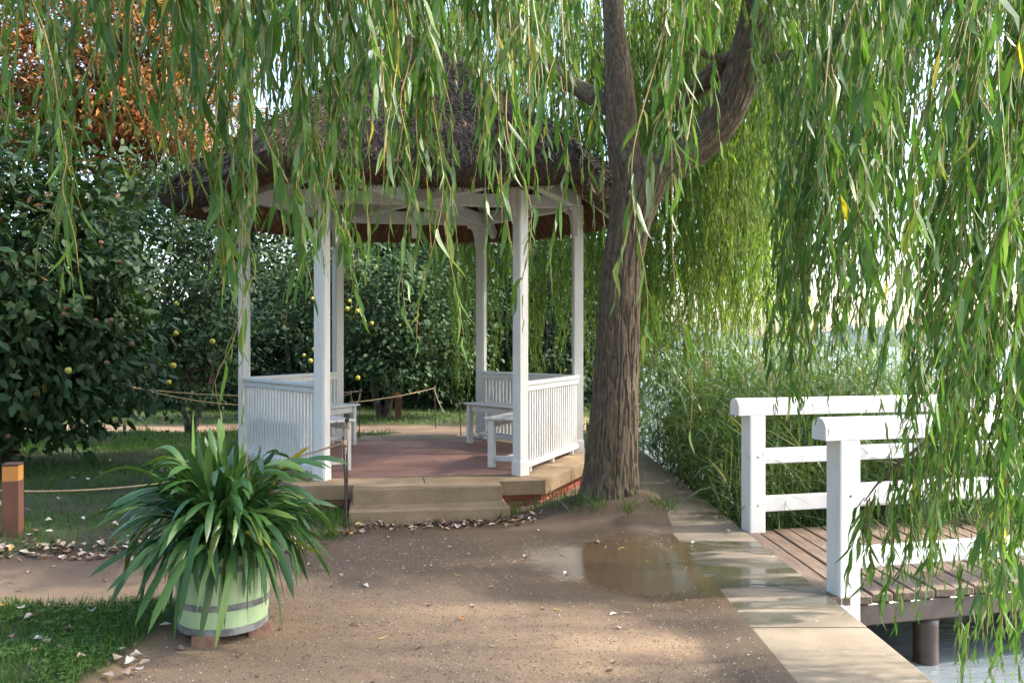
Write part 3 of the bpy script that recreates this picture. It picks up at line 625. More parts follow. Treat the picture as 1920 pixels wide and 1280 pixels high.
def bollard(px, py, d, label, w=.125, h=.6):
    p = P(px, py, d); z = gzf(p.x, p.y) - .01; b = thing('bollard_light', (p.x, p.y, z), label, 'bollard', 'square rusty garden bollards')
    Rz = Matrix.Rotation(R(12), 4, 'Z'); T = lambda zz: Matrix.Translation((p.x, p.y, z + zz)) @ Rz
    link('shaft', box_mesh(w, w, h * .76, .004, 1, M_corten), None, b, T(h * .38)); link('light_band', box_mesh(w * .97, w * .97, h * .2, .002, 1, M_amber), None, b, T(h * .86)); link('cap', box_mesh(w, w, h * .03, .003, 1, M_iron), None, b, T(h * .976))
    return Vector((p.x, p.y, z))
b1 = bollard(24, 1015, 7.05, 'square brown bollard with orange top at the left lawn edge')
b2 = bollard(747, 786, 17.8, 'small grey brown bollard with orange top seen far behind the pavilion opening')
rope((-5.3, 7.5, .42), stakes['A'], .22, 'long slack hemp rope from the left bollard to the stake by the steps')
rope(stakes['A'] + Vector((0, 0, -.01)), stakes['B'] + Vector((0, 0, -.06)), .16, 'short hemp rope looped between the two stakes by the steps')
rope(stakes['C'], stakes['D'], .22, 'short sagging rope loop between the paired stakes behind the pavilion')
rope(stakes['C'] + Vector((0, 0, -.16)), stakes['E'], .03, 'taut rope rising in front of the rear bollard')
rope(stakes['E'] + Vector((0, 0, -.02)), stakes['F'], .3, 'deeply sagging rope right of the rear bollard')
rope(P(240, 722, 13.2), stakes['C'] + Vector((0, 0, -.02)), .24, 'upper of the two ropes stretched across the left lawn')
rope(P(245, 727, 13.6), stakes['D'], .1, 'lower of the two ropes stretched across the left lawn')

# ------------------------------------------------------------------ tub, its bricks and the strap-leaved plant
TP = Vector((P(419, 1195, 4.88).x, 4.88, 0))
tub = thing('barrel_tub', TP + Vector((0, 0, .055)), 'pale green wooden barrel tub with dark metal hoops on the path', 'tub')
def lathe(prof, n=72, stave=0):
    V = []; 
    for r_, z in prof:
        for j in range(n):
            t = 2 * math.pi * j / n; rr = r_ * (1 - stave * (abs(((j % 6) / 6) - .5) < .09)); V.append((TP.x + rr * math.cos(t), TP.y + rr * math.sin(t), TP.z + .05 + z))
    Q_ = [(i * n + j, i * n + (j + 1) % n, (i + 1) * n + (j + 1) % n, (i + 1) * n + j) for i in range(len(prof) - 1) for j in range(n)]
    return np.array(V), np.array(Q_)
V, Q_ = lathe([(.0, .004), (.225, .004), (.232, .01), (.243, .08), (.25, .18), (.252, .28), (.247, .40), (.243, .415), (.222, .415), (.22, .37), (.0, .37)], 96, .004)
body = link('tub_body', npmesh('tub_body', V, Q_, smooth=False), M_tub, tub)
for z0, z1, r0, r1 in ((-.003, .035, .2385, .242), (.13, .165, .2505, .2535), (.335, .37, .2545, .2535)):
    V, Q_ = lathe([(r0 - .008, z0), (r0, z0), (r1, z1), (r1 - .008, z1)], 72); link('hoop', npmesh('hoop', V, Q_, smooth=False), M_hoop, tub)
V, Q_ = lathe([(.0, .39), (.1, .385), (.219, .372)], 40); link('soil', npmesh('soil', V, Q_[:, ::-1]), M_soil, tub)
for dx, dy, rz, lab in ((-.03, -.2, .1, 'half brick under the front of the green tub'), (.2, -.02, .5, 'brick half hidden under the right of the green tub'), (-.2, .02, -.4, 'brick half hidden under the left of the green tub')):
    x_, y_ = TP.x + dx, TP.y + dy; tag(link('support_brick', box_mesh(.13, .1, .075, .012, 2, M_oldbrick), None, None, Matrix.Translation((x_, y_, gzf(x_, y_) + .018)) @ Matrix.Rotation(rz, 4, 'Z')), lab, 'brick', 'bricks under the green tub')
plant = thing('strap_leaf_plant', TP + Vector((0, 0, .43)), 'large clump of glossy arching strap leaves growing in the green tub', 'plant')
def blade_mesh(tip, ctrl, w, twist):
    n = 12; V = []; P0 = Vector((0, 0, 0)); P1 = Vector(ctrl); P2 = Vector(tip)
    for i in range(n):
        u = i / (n - 1); p = P0 * (1 - u) ** 2 + P1 * 2 * u * (1 - u) + P2 * u * u; t = ((P1 - P0) * (1 - u) + (P2 - P1) * u).normalized()
        ww = w * (.6 + .45 * math.sin(min(u * 1.3, 1) * math.pi * .55)) * (1 if u < .8 else max(.05, math.sqrt(max(0, 1 - ((u - .8) / .2) ** 2)))) * .5
        sdv = Vector((0, 1, 0)); nn = sdv.cross(t).normalized() * -1; q = twist * u; sdv = sdv * math.cos(q) + nn * math.sin(q); nn = t.cross(sdv) * -1; fold = .3 * (1 - u * .6) * ww
        V += [p - sdv * ww + nn * fold, p, p + sdv * ww + nn * fold]
    Q_ = [(3 * i + j, 3 * i + j + 1, 3 * i + 4 + j, 3 * i + 3 + j) for i in range(n - 1) for j in (0, 1)]
    me = npmesh('strap_leaf', np.array(V), Q_, smooth=True); me.materials.append(M_aga); return me
def blade_of(cls):
    if cls == 'up': el = R(random.uniform(48, 84)); L_ = random.uniform(.4, .64); tip = (L_ * math.cos(el), random.uniform(-.06, .06), L_ * math.sin(el)); c_ = (tip[0] * .25, 0, tip[2] * .72)
    elif cls == 'mid': h_ = random.uniform(.36, .56); z_ = random.uniform(.12, .42); tip = (h_, random.uniform(-.1, .1), z_); c_ = (h_ * random.uniform(.3, .5), 0, z_ + random.uniform(.1, .26))
    elif cls == 'low': h_ = random.uniform(.42, .6); z_ = random.uniform(-.14, .14); tip = (h_, random.uniform(-.12, .12), z_); c_ = (h_ * random.uniform(.4, .62), random.uniform(-.05, .05), z_ + random.uniform(.22, .42))
    else: h_ = random.uniform(.26, .52); z_ = random.uniform(-.42, -.12); tip = (h_, random.uniform(-.12, .12), z_); c_ = (h_ * random.uniform(.6, .95), random.uniform(-.05, .05), random.uniform(.16, .36))
    return blade_mesh(tip, c_, random.uniform(.025, .04), random.uniform(-1.0, 1.0))
BV = {c: [blade_of(c) for _ in range(14)] for c in ('up', 'mid', 'low', 'hang')}
for i in range(298):
    cls = random.choices(['up', 'mid', 'low', 'hang'], [.14, .34, .28, .24])[0]; az = random.uniform(0, 2 * math.pi); rr = random.uniform(.0, .16); az2 = az + random.gauss(0, .7)
    M = Matrix.Translation(TP + Vector((rr * math.cos(az2), rr * math.sin(az2), .44 + random.uniform(0, .14)))) @ Matrix.Rotation(az, 4, 'Z') @ Matrix.Scale(random.uniform(.84, 1.1), 4)
    link('leaf', random.choice(BV[cls]), None, plant, M)
blk = []                                       # inner leaves too crowded to pick apart
for i in range(170):
    me = random.choice(BV[random.choices(['mid', 'low', 'hang'], [.4, .35, .25])[0]]); n_ = len(me.vertices); v = np.empty(n_ * 3, np.float32); me.vertices.foreach_get('co', v); v = v.reshape(-1, 3); az = random.uniform(0, 6.283); rr = random.uniform(0, .15); a2 = az + random.gauss(0, .8); k_ = random.uniform(.6, 1.0)
    c_, s_ = math.cos(az), math.sin(az); v = np.stack([v[:, 0] * c_ - v[:, 1] * s_, v[:, 0] * s_ + v[:, 1] * c_, v[:, 2]], -1) * k_ + np.array([TP.x + rr * math.cos(a2), TP.y + rr * math.sin(a2), .43 + random.uniform(0, .12)])
    q = np.array([p.vertices[:] for p in me.polygons]); blk.append((v, q, None, np.full(len(q), random.random())))
V, Q_, T_, vv = merge(blk); M_aga2 = leafmat('strap_leaf_inner', [(0, lc(.022, .07, .02)), (.6, lc(.036, .1, .026)), (.95, lc(.06, .14, .032)), (1, lc(.3, .26, .05))], .18, .36)
link('inner_leaves', npmesh('inner_leaves', V, Q_, T_, vv, True), M_aga2, plant)['kind'] = 'stuff'
# short sheathing stems in the middle
blk = []
for i in range(36):
    a_ = random.uniform(0, 6.28); rr = random.uniform(0, .16); p = TP + Vector((rr * math.cos(a_), rr * math.sin(a_), .41)); V, Q_, T_ = tube_grid([(p.x, p.y, p.z, .02), (p.x + .02 * math.cos(a_), p.y + .02 * math.sin(a_), p.z + .1, .018), (p.x + .05 * math.cos(a_), p.y + .05 * math.sin(a_), p.z + .22, .008)], 6, 7); blk.append((V, Q_, T_, np.full(len(Q_) + len(T_), .5)))
V, Q_, T_, vv = merge(blk); link('leaf_bases', npmesh('leaf_bases', V, Q_, T_, vv, True), M_grass, plant)['kind'] = 'stuff'

# ------------------------------------------------------------------ willow: hanging shoots
def shoot(tip, top, leafL, spacing, lat, wob=.03, spread=.55):
    """one hanging shoot with side shoots: list of polylines (n,4) and leaf arrays"""
    tip, top = np.array(tip, float), np.array(top, float); Lg = np.linalg.norm(top - tip); n = max(8, int(Lg / .09))
    t = np.linspace(0, 1, n)[:, None]; e = np.concatenate([1 - (1 - t) ** 1.7, 1 - (1 - t) ** 1.7, t], 1)
    sd_ = rng.uniform(0, 100); p = top + (tip - top) * e
    p[:, 0] += wob * vn(t[:, 0] * Lg * 2.2 + sd_, 0, 0, 1) * (.3 + t[:, 0]); p[:, 1] += wob * vn(t[:, 0] * Lg * 2.2 + sd_, 9, 0, 2) * (.3 + t[:, 0])
    lines = [np.hstack([p, (.0024 * (1 - t) + .001)])]
    for _ in range(lat):
        i0 = int(n * rng.uniform(.08, .8)); L2 = min(rng.uniform(.25, .8), Lg * .8); az = rng.uniform(0, 6.28); m = max(6, int(L2 / .08)); t2 = np.linspace(0, 1, m)[:, None]
        out = np.array([math.cos(az), math.sin(az), 0]) * rng.uniform(.03, .11) * L2 * 1.6
        q = p[i0] + out * (1 - (1 - t2) ** 2) + np.array([0, 0, -1]) * L2 * t2 ** 1.15 + (tip - top) * np.array([1, 1, 0]) / Lg * L2 * .6 * t2
        q[:, 0] += wob * .7 * vn(t2[:, 0] * 3 + az * 7, 0, 0, 3); lines.append(np.hstack([q, .0013 * (1 - t2) + .0008]))
    Bs, Ds, Ns, Ls = [], [], [], []
    for li, ln in enumerate(lines):
        pp = ln[:, :3]; s = np.concatenate([[0], np.cumsum(np.linalg.norm(np.diff(pp, axis=0), axis=1))]); k = max(4, int(s[-1] / spacing))
        ss = (np.arange(k) + rng.uniform(.1, .9, k)) / k * s[-1] * .995; ss[-1] = s[-1]
        b = np.stack([np.interp(ss, s, pp[:, j]) for j in range(3)], -1); T = unit(np.stack([np.interp(ss, s, np.gradient(pp[:, j])) for j in range(3)], -1))
        az = np.arange(k) * 2.4 + rng.normal(0, .5, k) + rng.uniform(0, 6); rad = np.stack([np.cos(az), np.sin(az), np.zeros(k)], -1)
        al = rng.uniform(.12, spread, k) * np.where(ss > s[-1] * .97, .3, 1); D = unit(T * np.cos(al)[:, None] + rad * np.sin(al)[:, None] + np.array([0, 0, -.35]))
        N_ = unit(rad * .7 + np.array([0, 0, .6]) + rng.normal(0, .45, (k, 3))); sz = np.interp(ss / s[-1], [0, .15, .7, 1], [.75, 1, .9, .55]) * rng.uniform(.42, 1.25, k)
        Bs.append(b); Ds.append(D); Ns.append(N_); Ls.append(leafL * sz)
    return lines, np.vstack(Bs), np.vstack(Ds), np.vstack(Ns), np.concatenate(Ls)
def ztop(d): return HC + .39 * d
def top_for(tip, d, lean, extra=(.25, .9)):
    z1 = max(ztop(d) + rng.uniform(*extra), tip[2] + .8); Lh = z1 - tip[2]
    return (tip[0] + (lean[0] + rng.normal(0, .06)) * Lh, tip[1] + (lean[1] + rng.normal(0, .06)) * Lh, z1)
NEAR = [  # x range, tip y range, depth range, count, lean
    (-50, 30, 150, 430, 2.4, 3.2, 5, (-.1, 0)), (95, 165, 480, 600, 3.6, 4.4, 4, (0, 0)), (60, 180, 60, 300, 2.9, 4.4, 5, (0, 0)), (215, 330, 120, 360, 2.8, 3.8, 8, (0, 0)),
    (350, 460, 260, 560, 2.5, 3.4, 13, (.03, 0)), (450, 500, 420, 560, 2.5, 3.0, 4, (.02, 0)), (510, 640, 380, 660, 2.8, 4.0, 14, (0, 0)),
    (660, 1000, 200, 430, 2.25, 3.2, 24, (0, 0)), (330, 660, 60, 240, 2.4, 3.8, 30, (0, 0)), (640, 1090, 40, 210, 2.4, 4.0, 34, (0, 0)), (-40, 330, 0, 110, 2.6, 4.0, 10, (0, 0)), (1000, 1110, 100, 330, 2.8, 4.6, 8, (.02, 0)), (1075, 1095, 420, 470, 4.6, 5.2, 3, (.02, 0)), 
    (1250, 1310, 150, 360, 2.4, 3.0, 5, (.04, 0)), (1445, 1500, 60, 330, 3.0, 4.0, 5, (.06, 0)), (1430, 1640, 480, 850, 3.8, 5.2, 42, (.2, 0)),
    (1450, 1980, 250, 800, 2.6, 5.0, 70, (.14, 0)), (1560, 1700, 560, 760, 3.6, 4.8, 14, (.16, 0)), (1670, 1800, 860, 1110, 3.4, 4.4, 22, (.3, 0)), (1750, 2010, 1000, 1420, 3.2, 4.6, 50, (.2, 0))]
HERO = [(815, 640, 2.5, 770, 2.9), (432, 905, 2.9, 486, 2.9), (1172, 690, 2.45, 1265, 2.7), (1284, 808, 2.6, 1262, 2.9), (752, 330, 2.3, 735, 2.7), (905, 425, 2.45, 930, 2.8), (690, 300, 2.35, 700, 2.8), (1000, 300, 2.4, 985, 2.8), (150, 395, 2.5, -30, 2.7), (1530, 480, 2.5, 1570, 2.8)]
spt = PROF[4]
lm = []
for i in range(6):
    V, Q_, _, vv = leaves(np.zeros((1, 3)), np.array([[1., 0, 0]]), np.array([[0, 0, 1.]]), 1, (.12, .13, .105, .14, .115, .125)[i], (.05, .22, .35, -.15, .12, .3)[i], rows=5, fold=.35)
    V = V + np.stack([np.zeros(len(V)), .06 * np.sin(V[:, 0] * 4 + i), np.zeros(len(V))], -1)
    me = npmesh('willow_leaf', V, Q_, smooth=True); me.materials.append(M_willow1); lm.append(me)
for px, py, d, tx, td in HERO:
    tip = P(px, py, d); z1 = ztop(d) + .35; L_ = z1 - tip.z; top = (P(tx, 0, td).x, td, z1)
    ln, B, D, N_, Ls = shoot(tip, top, .135, .052 if L_ < 1.6 else .058, 1 if L_ < 1.2 else 2, .05, .8)
    blk = [(*tube_grid(l_, max(6, len(l_) * 2), 6), np.zeros(10 ** 5)) for l_ in ln]; blk = [(v, q, t_, np.zeros(len(q) + len(t_))) for v, q, t_, _ in blk]
    V, Q_, T_, vv = merge(blk); sh = link('hanging_shoot', npmesh('hanging_shoot', V, Q_, T_, vv, True), M_twig, wil)
    for b, d_, n_, l_ in zip(B, D, N_, Ls):
        if b[2] > ztop(b[1]) + .12: continue
        Mx = frame(d_, np.cross(n_, d_), b) @ Matrix.Diagonal((l_, l_ * random.uniform(.8, 1.2), l_, 1)); link('leaf', random.choice(lm), None, sh, Mx)
def shoot_blocks(s, rows, Wr, var):
    ln, B, D, N_, Ls = s; tb = []
    for l_ in ln:
        v, q, t_ = tube_grid(l_, len(l_), 3, cap=False); tb.append((v, q, t_, np.zeros(len(q))))
    tw = merge(tb); lf = leaves(B, D, N_, Ls, Ls * Wr, rng.normal(.12, .22, len(B)), rows=rows, var=var(len(B))); return lf, tw
vnear = lambda n: np.clip(rng.beta(1.7, 2.4, n) + rng.normal(0, .05) + (rng.uniform(0, 1, n) > .985) * .5, 0, 1)
cand = []
for x0, x1, y0, y1, d0, d1, n_, lean in NEAR:                     # shoots hang in bunches with gaps between them
    left = n_
    while left > 0:
        m_ = min(left, int(rng.integers(2, 6))); left -= m_; d = rng.uniform(d0, d1); cx = rng.uniform(x0, x1); cy = y0 + (y1 - y0) * rng.uniform(0, 1) ** .8; ln_ = (lean[0] + rng.normal(0, .05), lean[1] + rng.normal(0, .05))
        for _ in range(m_):
            dd = d + rng.normal(0, .12); tip = P(cx + rng.normal(0, 26), cy - abs(rng.normal(0, 90)) * (1 if _ else 0), dd); cand.append((dd, tip, top_for(tip, dd, ln_)))
BOUGH = [(1960, 520, 4.45), (1880, 620, 4.35), (1830, 700, 4.3), (1785, 780, 4.25), (1720, 840, 4.2), (1660, 890, 4.15), (1620, 940, 4.1)]
for _ in range(30):                                               # shoots hanging from the low bough
    q = rng.uniform(0, 5.99); a_, b_ = BOUGH[int(q)], BOUGH[int(q) + 1]; f = q % 1; st = P(*[a_[k_] * (1 - f) + b_[k_] * f for k_ in range(3)]); L_ = rng.uniform(.3, .95) * (1 if q < 3.5 else .5)
    cand.append((4.2, Vector((st.x - rng.uniform(.05, .3) * L_, st.y + rng.normal(0, .12), st.z - L_)), (st.x, st.y, st.z)))
cand.sort(key=lambda c: c[0]); rest = []
for j, (d, tip, top) in enumerate(cand):
    Lg = top[2] - tip[2]; s = shoot(tip, top, .135 * rng.uniform(.8, 1.12), .036, int(.6 + Lg * rng.uniform(.5, 1.5)), .07)
    lf, tw = shoot_blocks(s, 4, .14, vnear)
    if j >= 289: rest.append((lf, tw)); continue
    V, Q_, T_, vv = merge([lf, tw]); mi = np.concatenate([np.zeros(len(lf[1]), int), np.ones(len(tw[1]), int)])
    link('hanging_shoot', npmesh('hanging_shoot', V, Q_, T_, vv, False, mi), [M_willow, M_twig], wil)
# the rest of the crown as one mass: inner shoots, rear curtain, crown overhead
ROOFTOP = lambda x, y: (math.hypot(x - PC.x, y - PC.y) < 3.1)
MASS = [(1180, 1520, 600, 790, 12, 17, 150, (0, 0), .15, .026, 1),  # x range, tip y range, depth, count, lean, leaf length, spacing
    (380, 1040, 20, 230, 4.4, 6.4, 60, (0, 0), .13, .034, 0), (1450, 2050, 200, 720, 5.4, 8.0, 62, (.1, 0), .13, .034, 0), (1560, 2050, 500, 1000, 5.0, 6.5, 16, (.15, 0), .115, .03, 0), (330, 420, 60, 240, 4.8, 6.5, 5, (0, 0), .115, .03, 0),
    (840, 1100, 560, 790, 13.6, 15.6, 95, (0, 0), .14, .026, 1), (640, 860, 400, 600, 13.6, 16, 34, (0, 0), .12, .028, 1), (800, 880, 560, 800, 13.8, 15, 10, (0, 0), .12, .028, 1),
    (560, 1480, 90, 400, 13.2, 16.5, 190, (0, 0), .14, .026, 1), (1080, 1480, 480, 760, 10.8, 14.5, 230, (.02, 0), .145, .026, 1), (1380, 1600, 330, 600, 9.0, 12.5, 45, (.05, 0), .12, .028, 1), (1180, 1420, 380, 560, 10, 12, 40, (0, 0), .12, .028, 1)]
bl, bt, fl_, ft = [r[0] for r in rest], [r[1] for r in rest], [], []
vfar = lambda n: np.clip(rng.beta(1.6, 2.0, n) + rng.normal(0, .1), 0, 1)
for x0, x1, y0, y1, d0, d1, n_, lean, ll, sp, far in MASS:
    for _ in range(n_):
        d = rng.uniform(d0, d1); tip = P(rng.uniform(x0, x1), rng.uniform(y0, y1), d)
        if ROOFTOP(tip.x, tip.y) and tip.z < 5: continue
        top = top_for(tip, d, lean, (.1, .8)); Lg = top[2] - tip[2]
        s = shoot(tip, top, ll, sp, int(Lg * rng.uniform(1., 2.2)), .07); lf, tw = shoot_blocks(s, 2, .17 if far else .14, vfar if far else vnear)
        (fl_ if far else bl).append(lf); (ft if far else bt).append(tw)
for _ in range(430):                          # crown above the picture
    a_ = rng.uniform(0, 6.28); r_ = 5.2 * math.sqrt(rng.uniform(0, 1)); x_, y_ = 1.1 + r_ * math.cos(a_) * 1.0, 8.4 + r_ * math.sin(a_) * 1.05; z1 = 9.6 - .12 * r_ * r_ + rng.uniform(-1.2, .6); L_ = rng.uniform(1.2, 2.8)
    zt = max(z1 - L_, ztop(y_) + .15)
    if zt > z1 - .5: continue
    s = shoot((x_ + rng.normal(0, .2), y_ + rng.normal(0, .2), zt), (x_, y_, z1), .2, .05, 5, .1); lf, tw = shoot_blocks(s, 2, .22, vfar); fl_.append(lf); ft.append(tw)
for _ in range(420):                          # crown to the lake side, right of the picture
    x_, y_ = rng.uniform(1.6, 7.0), rng.uniform(5.5, 11.0); z1 = rng.uniform(4.6, 9.0); L_ = rng.uniform(1., 2.4); zt = z1 - L_
    if x_ < .6 * y_ + .3: zt = max(zt, ztop(y_) + .15)
    if zt > z1 - .4: continue
    s = shoot((x_ + rng.normal(0, .2), y_ + rng.normal(0, .2), zt), (x_, y_, z1), .2, .05, 5, .1); lf, tw = shoot_blocks(s, 2, .22, vfar); fl_.append(lf); ft.append(tw)
for _ in range(150):                          # crown overhead and just behind the viewer
    x_, y_ = rng.uniform(-5.5, 2.0), rng.uniform(-1.5, 4.6); z1 = rng.uniform(4.8, 7.5); L_ = rng.uniform(1., 2.2); zt = max(z1 - L_, ztop(max(y_, 2)) + .5)
    if zt > z1 - .4: continue
    s = shoot((x_ + rng.normal(0, .2), y_ + rng.normal(0, .2), zt), (x_, y_, z1), .2, .05, 5, .1); lf, tw = shoot_blocks(s, 2, .22, vfar); fl_.append(lf); ft.append(tw)
def put(name, blocks, mat, parent):
    V, Q_, T_, vv = merge(blocks); o = link(name, npmesh(name, V, Q_, T_, vv), mat, parent); o['kind'] = 'stuff'; return o
put('inner_foliage', bl, M_willow, wil); put('rear_foliage', fl_, M_willowfar, wil); put('twigs', bt + ft, M_twigd, wil)

# ------------------------------------------------------------------ other trees, hedge
def tree(name, label, base, ells, nleaf, ll, lw, mat, trunk_r, group=None, clump=.3, nclump=120, cat='tree', droop=.3, rows=2, bark=None, limbs=14, shell=.55, ytrunk=None, stems=1, vfun=None, flat=.6):
    bx_, by_ = base; z0 = gzf(bx_, by_) - .05; t = thing(name, (bx_, by_, z0), label, cat, group); bark = bark or M_bark2
    cc = []; w = np.array([e[3] * e[4] * e[5] for e in ells]); w = w / w.sum()
    for _ in range(nclump):
        e = ells[rng.choice(len(ells), p=w)]; v = unit(rng.normal(0, 1, 3)); v = v * rng.uniform(shell, 1) ** .6; cc.append(np.array(e[:3]) + v * np.array(e[3:6]))
    cc = np.array(cc); ci = rng.integers(0, nclump, nleaf); cs = clump * rng.uniform(.6, 1.35, nclump)
    off = rng.normal(0, 1, (nleaf, 3)) * cs[ci][:, None] * np.array([1, 1, flat]); B = cc[ci] + off
    ctr = np.average(np.array([e[:3] for e in ells]), axis=0, weights=w); out = unit(B - ctr)
    D = unit(out * .6 + rng.normal(0, .6, (nleaf, 3)) + np.array([0, 0, -droop])); N_ = unit(np.array([0, 0, .8]) + out * .6 + rng.normal(0, .45, (nleaf, 3)))
    v = (vfun or (lambda n: np.clip(rng.beta(1.6, 2.2, n), 0, 1)))(nleaf); v = np.clip(v + rng.normal(0, .12, nclump)[ci], 0, 1); s = rng.uniform(.65, 1.2, nleaf)
    lf = leaves(B, D, N_, ll * s, lw * s, rng.uniform(-.05, .3, nleaf), rows=rows, var=v)
    o = link('crown', npmesh('crown', *lf[:3], lf[3]), mat, t); o['kind'] = 'stuff'
    zt = min(e[2] for e in ells)
    tops = []
    for s_ in range(stems):
        dx = rng.normal(0, .25) if stems > 1 else 0; pts = [(bx_, by_, z0 - .1, trunk_r * 1.5), (bx_ + dx * .2, by_, z0 + .15, trunk_r * 1.05), (bx_ + dx * .6, by_ + rng.normal(0, .05), z0 + (zt - z0) * .6, trunk_r * .85), (bx_ + dx + .05, by_, zt + .2, trunk_r * .6)]
        tube('trunk', pts, 24, 12, bark, t); tops.append(np.array(pts[-1][:3])); tops.append(np.array(pts[-2][:3]))
    for j in range(limbs):
        a_ = tops[j % len(tops)]; b = cc[rng.integers(0, nclump)]; m_ = (a_ + b) / 2 + np.array([0, 0, .15]) + rng.normal(0, .1, 3)
        tube('limb', [(*a_, trunk_r * .45), (*m_, trunk_r * .28), (*b, .008)], 14, 7, bark, t)
    return t, cc
_sph = None
def fruit_mesh(mat, r, squash):
    bm = bmesh.new(); bmesh.ops.create_uvsphere(bm, u_segments=12, v_segments=8, radius=r)
    for v in bm.verts:
        v.co.z *= squash; a_ = math.atan2(v.co.y, v.co.x); v.co.x *= 1 + .05 * math.cos(a_ * 5); v.co.y *= 1 + .05 * math.cos(a_ * 5)
        if v.co.z > r * .8: v.co.z -= .15 * r
    me = bpy.data.meshes.new('fruit'); bm.to_mesh(me); bm.free(); me.polygons.foreach_set('use_smooth', [True] * len(me.polygons)); me.materials.append(mat); return me
fq, fm = fruit_mesh(M_fruit, .042, 1.1), fruit_mesh(M_medfruit, .03, .85)
def fruits(t, pts, me):
    for p in pts: link('fruit', me, None, t, Matrix.Translation(p) @ Matrix.Rotation(random.uniform(0, 6), 4, 'Z') @ Matrix.Rotation(random.uniform(-.6, .6), 4, 'X') @ Matrix.Scale(random.uniform(.85, 1.15), 4))
med, _ = tree('medlar_tree', 'dark leafy medlar tree with brown fruits at the left edge, branches to the lawn', (-6.6, 11.5), [(-6.7, 11.3, 2.6, 2.05, 1.6, 1.75), (-6.0, 10.9, 1.5, 1.35, 1.1, .95), (-7.6, 11.0, 1.4, 1.3, 1.2, .9), (-5.5, 11.0, 1.0, .75, .7, .6), (-6.7, 10.6, .75, 1.5, .8, .45)], 19000, .16, .075, M_medlar, .1, nclump=250, clump=.26, rows=4, droop=.6, limbs=26, shell=.3)
fruits(med, [P(*q) for q in ((224, 491, 10.1), (189, 455, 10.2), (208, 600, 10.1), (247, 645, 10.2), (200, 680, 10), (120, 590, 9.9), (136, 800, 10.2), (218, 790, 10.3), (15, 818, 10), (180, 600, 10))], fm)
q1, _ = tree('quince_tree', 'pale leaved quince tree with yellow fruits left of the pavilion', (-5.6, 15.2), [(-5.75, 15, 2.9, 1.25, 1.1, 1.6), (-5.2, 14.7, 1.7, .9, .8, .8), (-6.4, 15.2, 3.9, 1.1, 1, 1.0), (-5.5, 14.7, .95, .9, .6, .45)], 10500, .085, .062, M_quince, .06, 'quince trees', nclump=150, clump=.2, rows=4, limbs=22, stems=2, shell=.2)
fruits(q1, [P(*q) for q in ((290, 540, 13.8), (272, 560, 14), (246, 575, 14), (285, 613, 13.8), (330, 624, 13.9), (300, 657, 13.8), (270, 686, 13.9), (325, 685, 13.8), (317, 716, 13.9), (398, 640, 14), (128, 694, 9.9), (331, 569, 14), (350, 523, 14.2))], fq)
q2, _ = tree('quince_tree', 'dark green quince tree with yellow fruits behind the pavilion opening', (-2.7, 18.3), [(-2.7, 18, 2.5, 1.7, 1.0, 1.7), (-1.3, 18.2, 2.0, 1.2, .9, 1.4), (-3.9, 18.2, 2.4, 1.1, .9, 1.5), (-2.2, 17.6, 1.2, 1.5, .7, .6)], 11000, .1, .075, M_quince, .08, 'quince trees', nclump=190, clump=.24, rows=4, limbs=20, stems=2, shell=.3)
fruits(q2, [P(*q) for q in ((651, 579, 16.6), (655, 564, 16.7), (670, 583, 16.6), (697, 606, 16.6), (671, 708, 16.5), (570, 666, 16.6), (582, 676, 16.7), (586, 560, 16.8), (590, 620, 16.7), (588, 655, 16.6))], fq)
tree('chestnut_tree', 'tall chestnut tree with orange autumn leaves at the upper left', (-11, 25), [(-11.6, 24.5, 9.6, 3.4, 2.4, 3.6), (-9.4, 24, 7.6, 1.9, 1.6, 1.7), (-13.5, 24.5, 7.6, 1.9, 1.5, 2.0), (-9.2, 24.6, 10, 2.2, 1.6, 2.4)], 40000, .22, .075, M_chest, .3, nclump=380, clump=.45, droop=.25, limbs=30, shell=.25, flat=.35)
bgs = [(-17, 27, 3.2, 8, 'tall dark tree behind the medlar at the far left'), (-14.5, 29, 2.6, 7.2, 'dark tree left of the orange chestnut'), (-8.2, 27, 2.3, 9.0, 'dark tree just right of the orange chestnut'), (-5.6, 28.5, 2.2, 5.6, 'sparse tree behind the left eave of the thatch'), (-3.0, 27.5, 2.4, 7.4, 'tree behind the left slope of the thatched roof'), (.4, 27, 2.4, 7.0, 'tree behind the right slope of the thatched roof'), (3.2, 27.5, 2.0, 6.0, 'tree behind the rear willow curtain')]
for j, (x_, y_, r_, h_, lab) in enumerate(bgs):
    tree('garden_tree', lab, (x_, y_), [(x_, y_, h_ * .6, r_, 1.5, h_ * .42), (x_ + .3, y_ - .4, h_ * .34, r_ * 1.1, 1.4, h_ * .34)], 13000, .19, .11, M_bgtree, .16, 'trees behind the lawn', nclump=190, clump=.42, limbs=12, shell=.1)
for x_, y_, r_, h_, lab in ((-9.6, 20.3, 1.5, 2.9, 'dark shrub at the hedge behind the medlar'), (-7.3, 20.6, 1.4, 3.2, 'dark shrub at the hedge behind the left quince tree'), (-5.2, 20.4, 1.35, 3.4, 'dark shrub seen past the left pavilion post'), (-3.3, 20.8, 1.4, 3.6, 'dark shrub behind the front left post'), (-1.2, 20.6, 1.4, 3.6, 'dark shrub behind the middle of the pavilion'), (.9, 20.4, 1.4, 3.6, 'dark shrub behind the rear right post')):
    tree('laurel_shrub', lab, (x_, y_), [(x_, y_, h_ * .52, r_, .8, h_ * .5), (x_, y_ - .2, .5, r_ * 1.05, .7, .5)], 5200, .13, .075, M_ivy, .05, 'dark shrubs along the hedge', nclump=110, clump=.24, cat='shrub', limbs=8, stems=2, shell=.3)
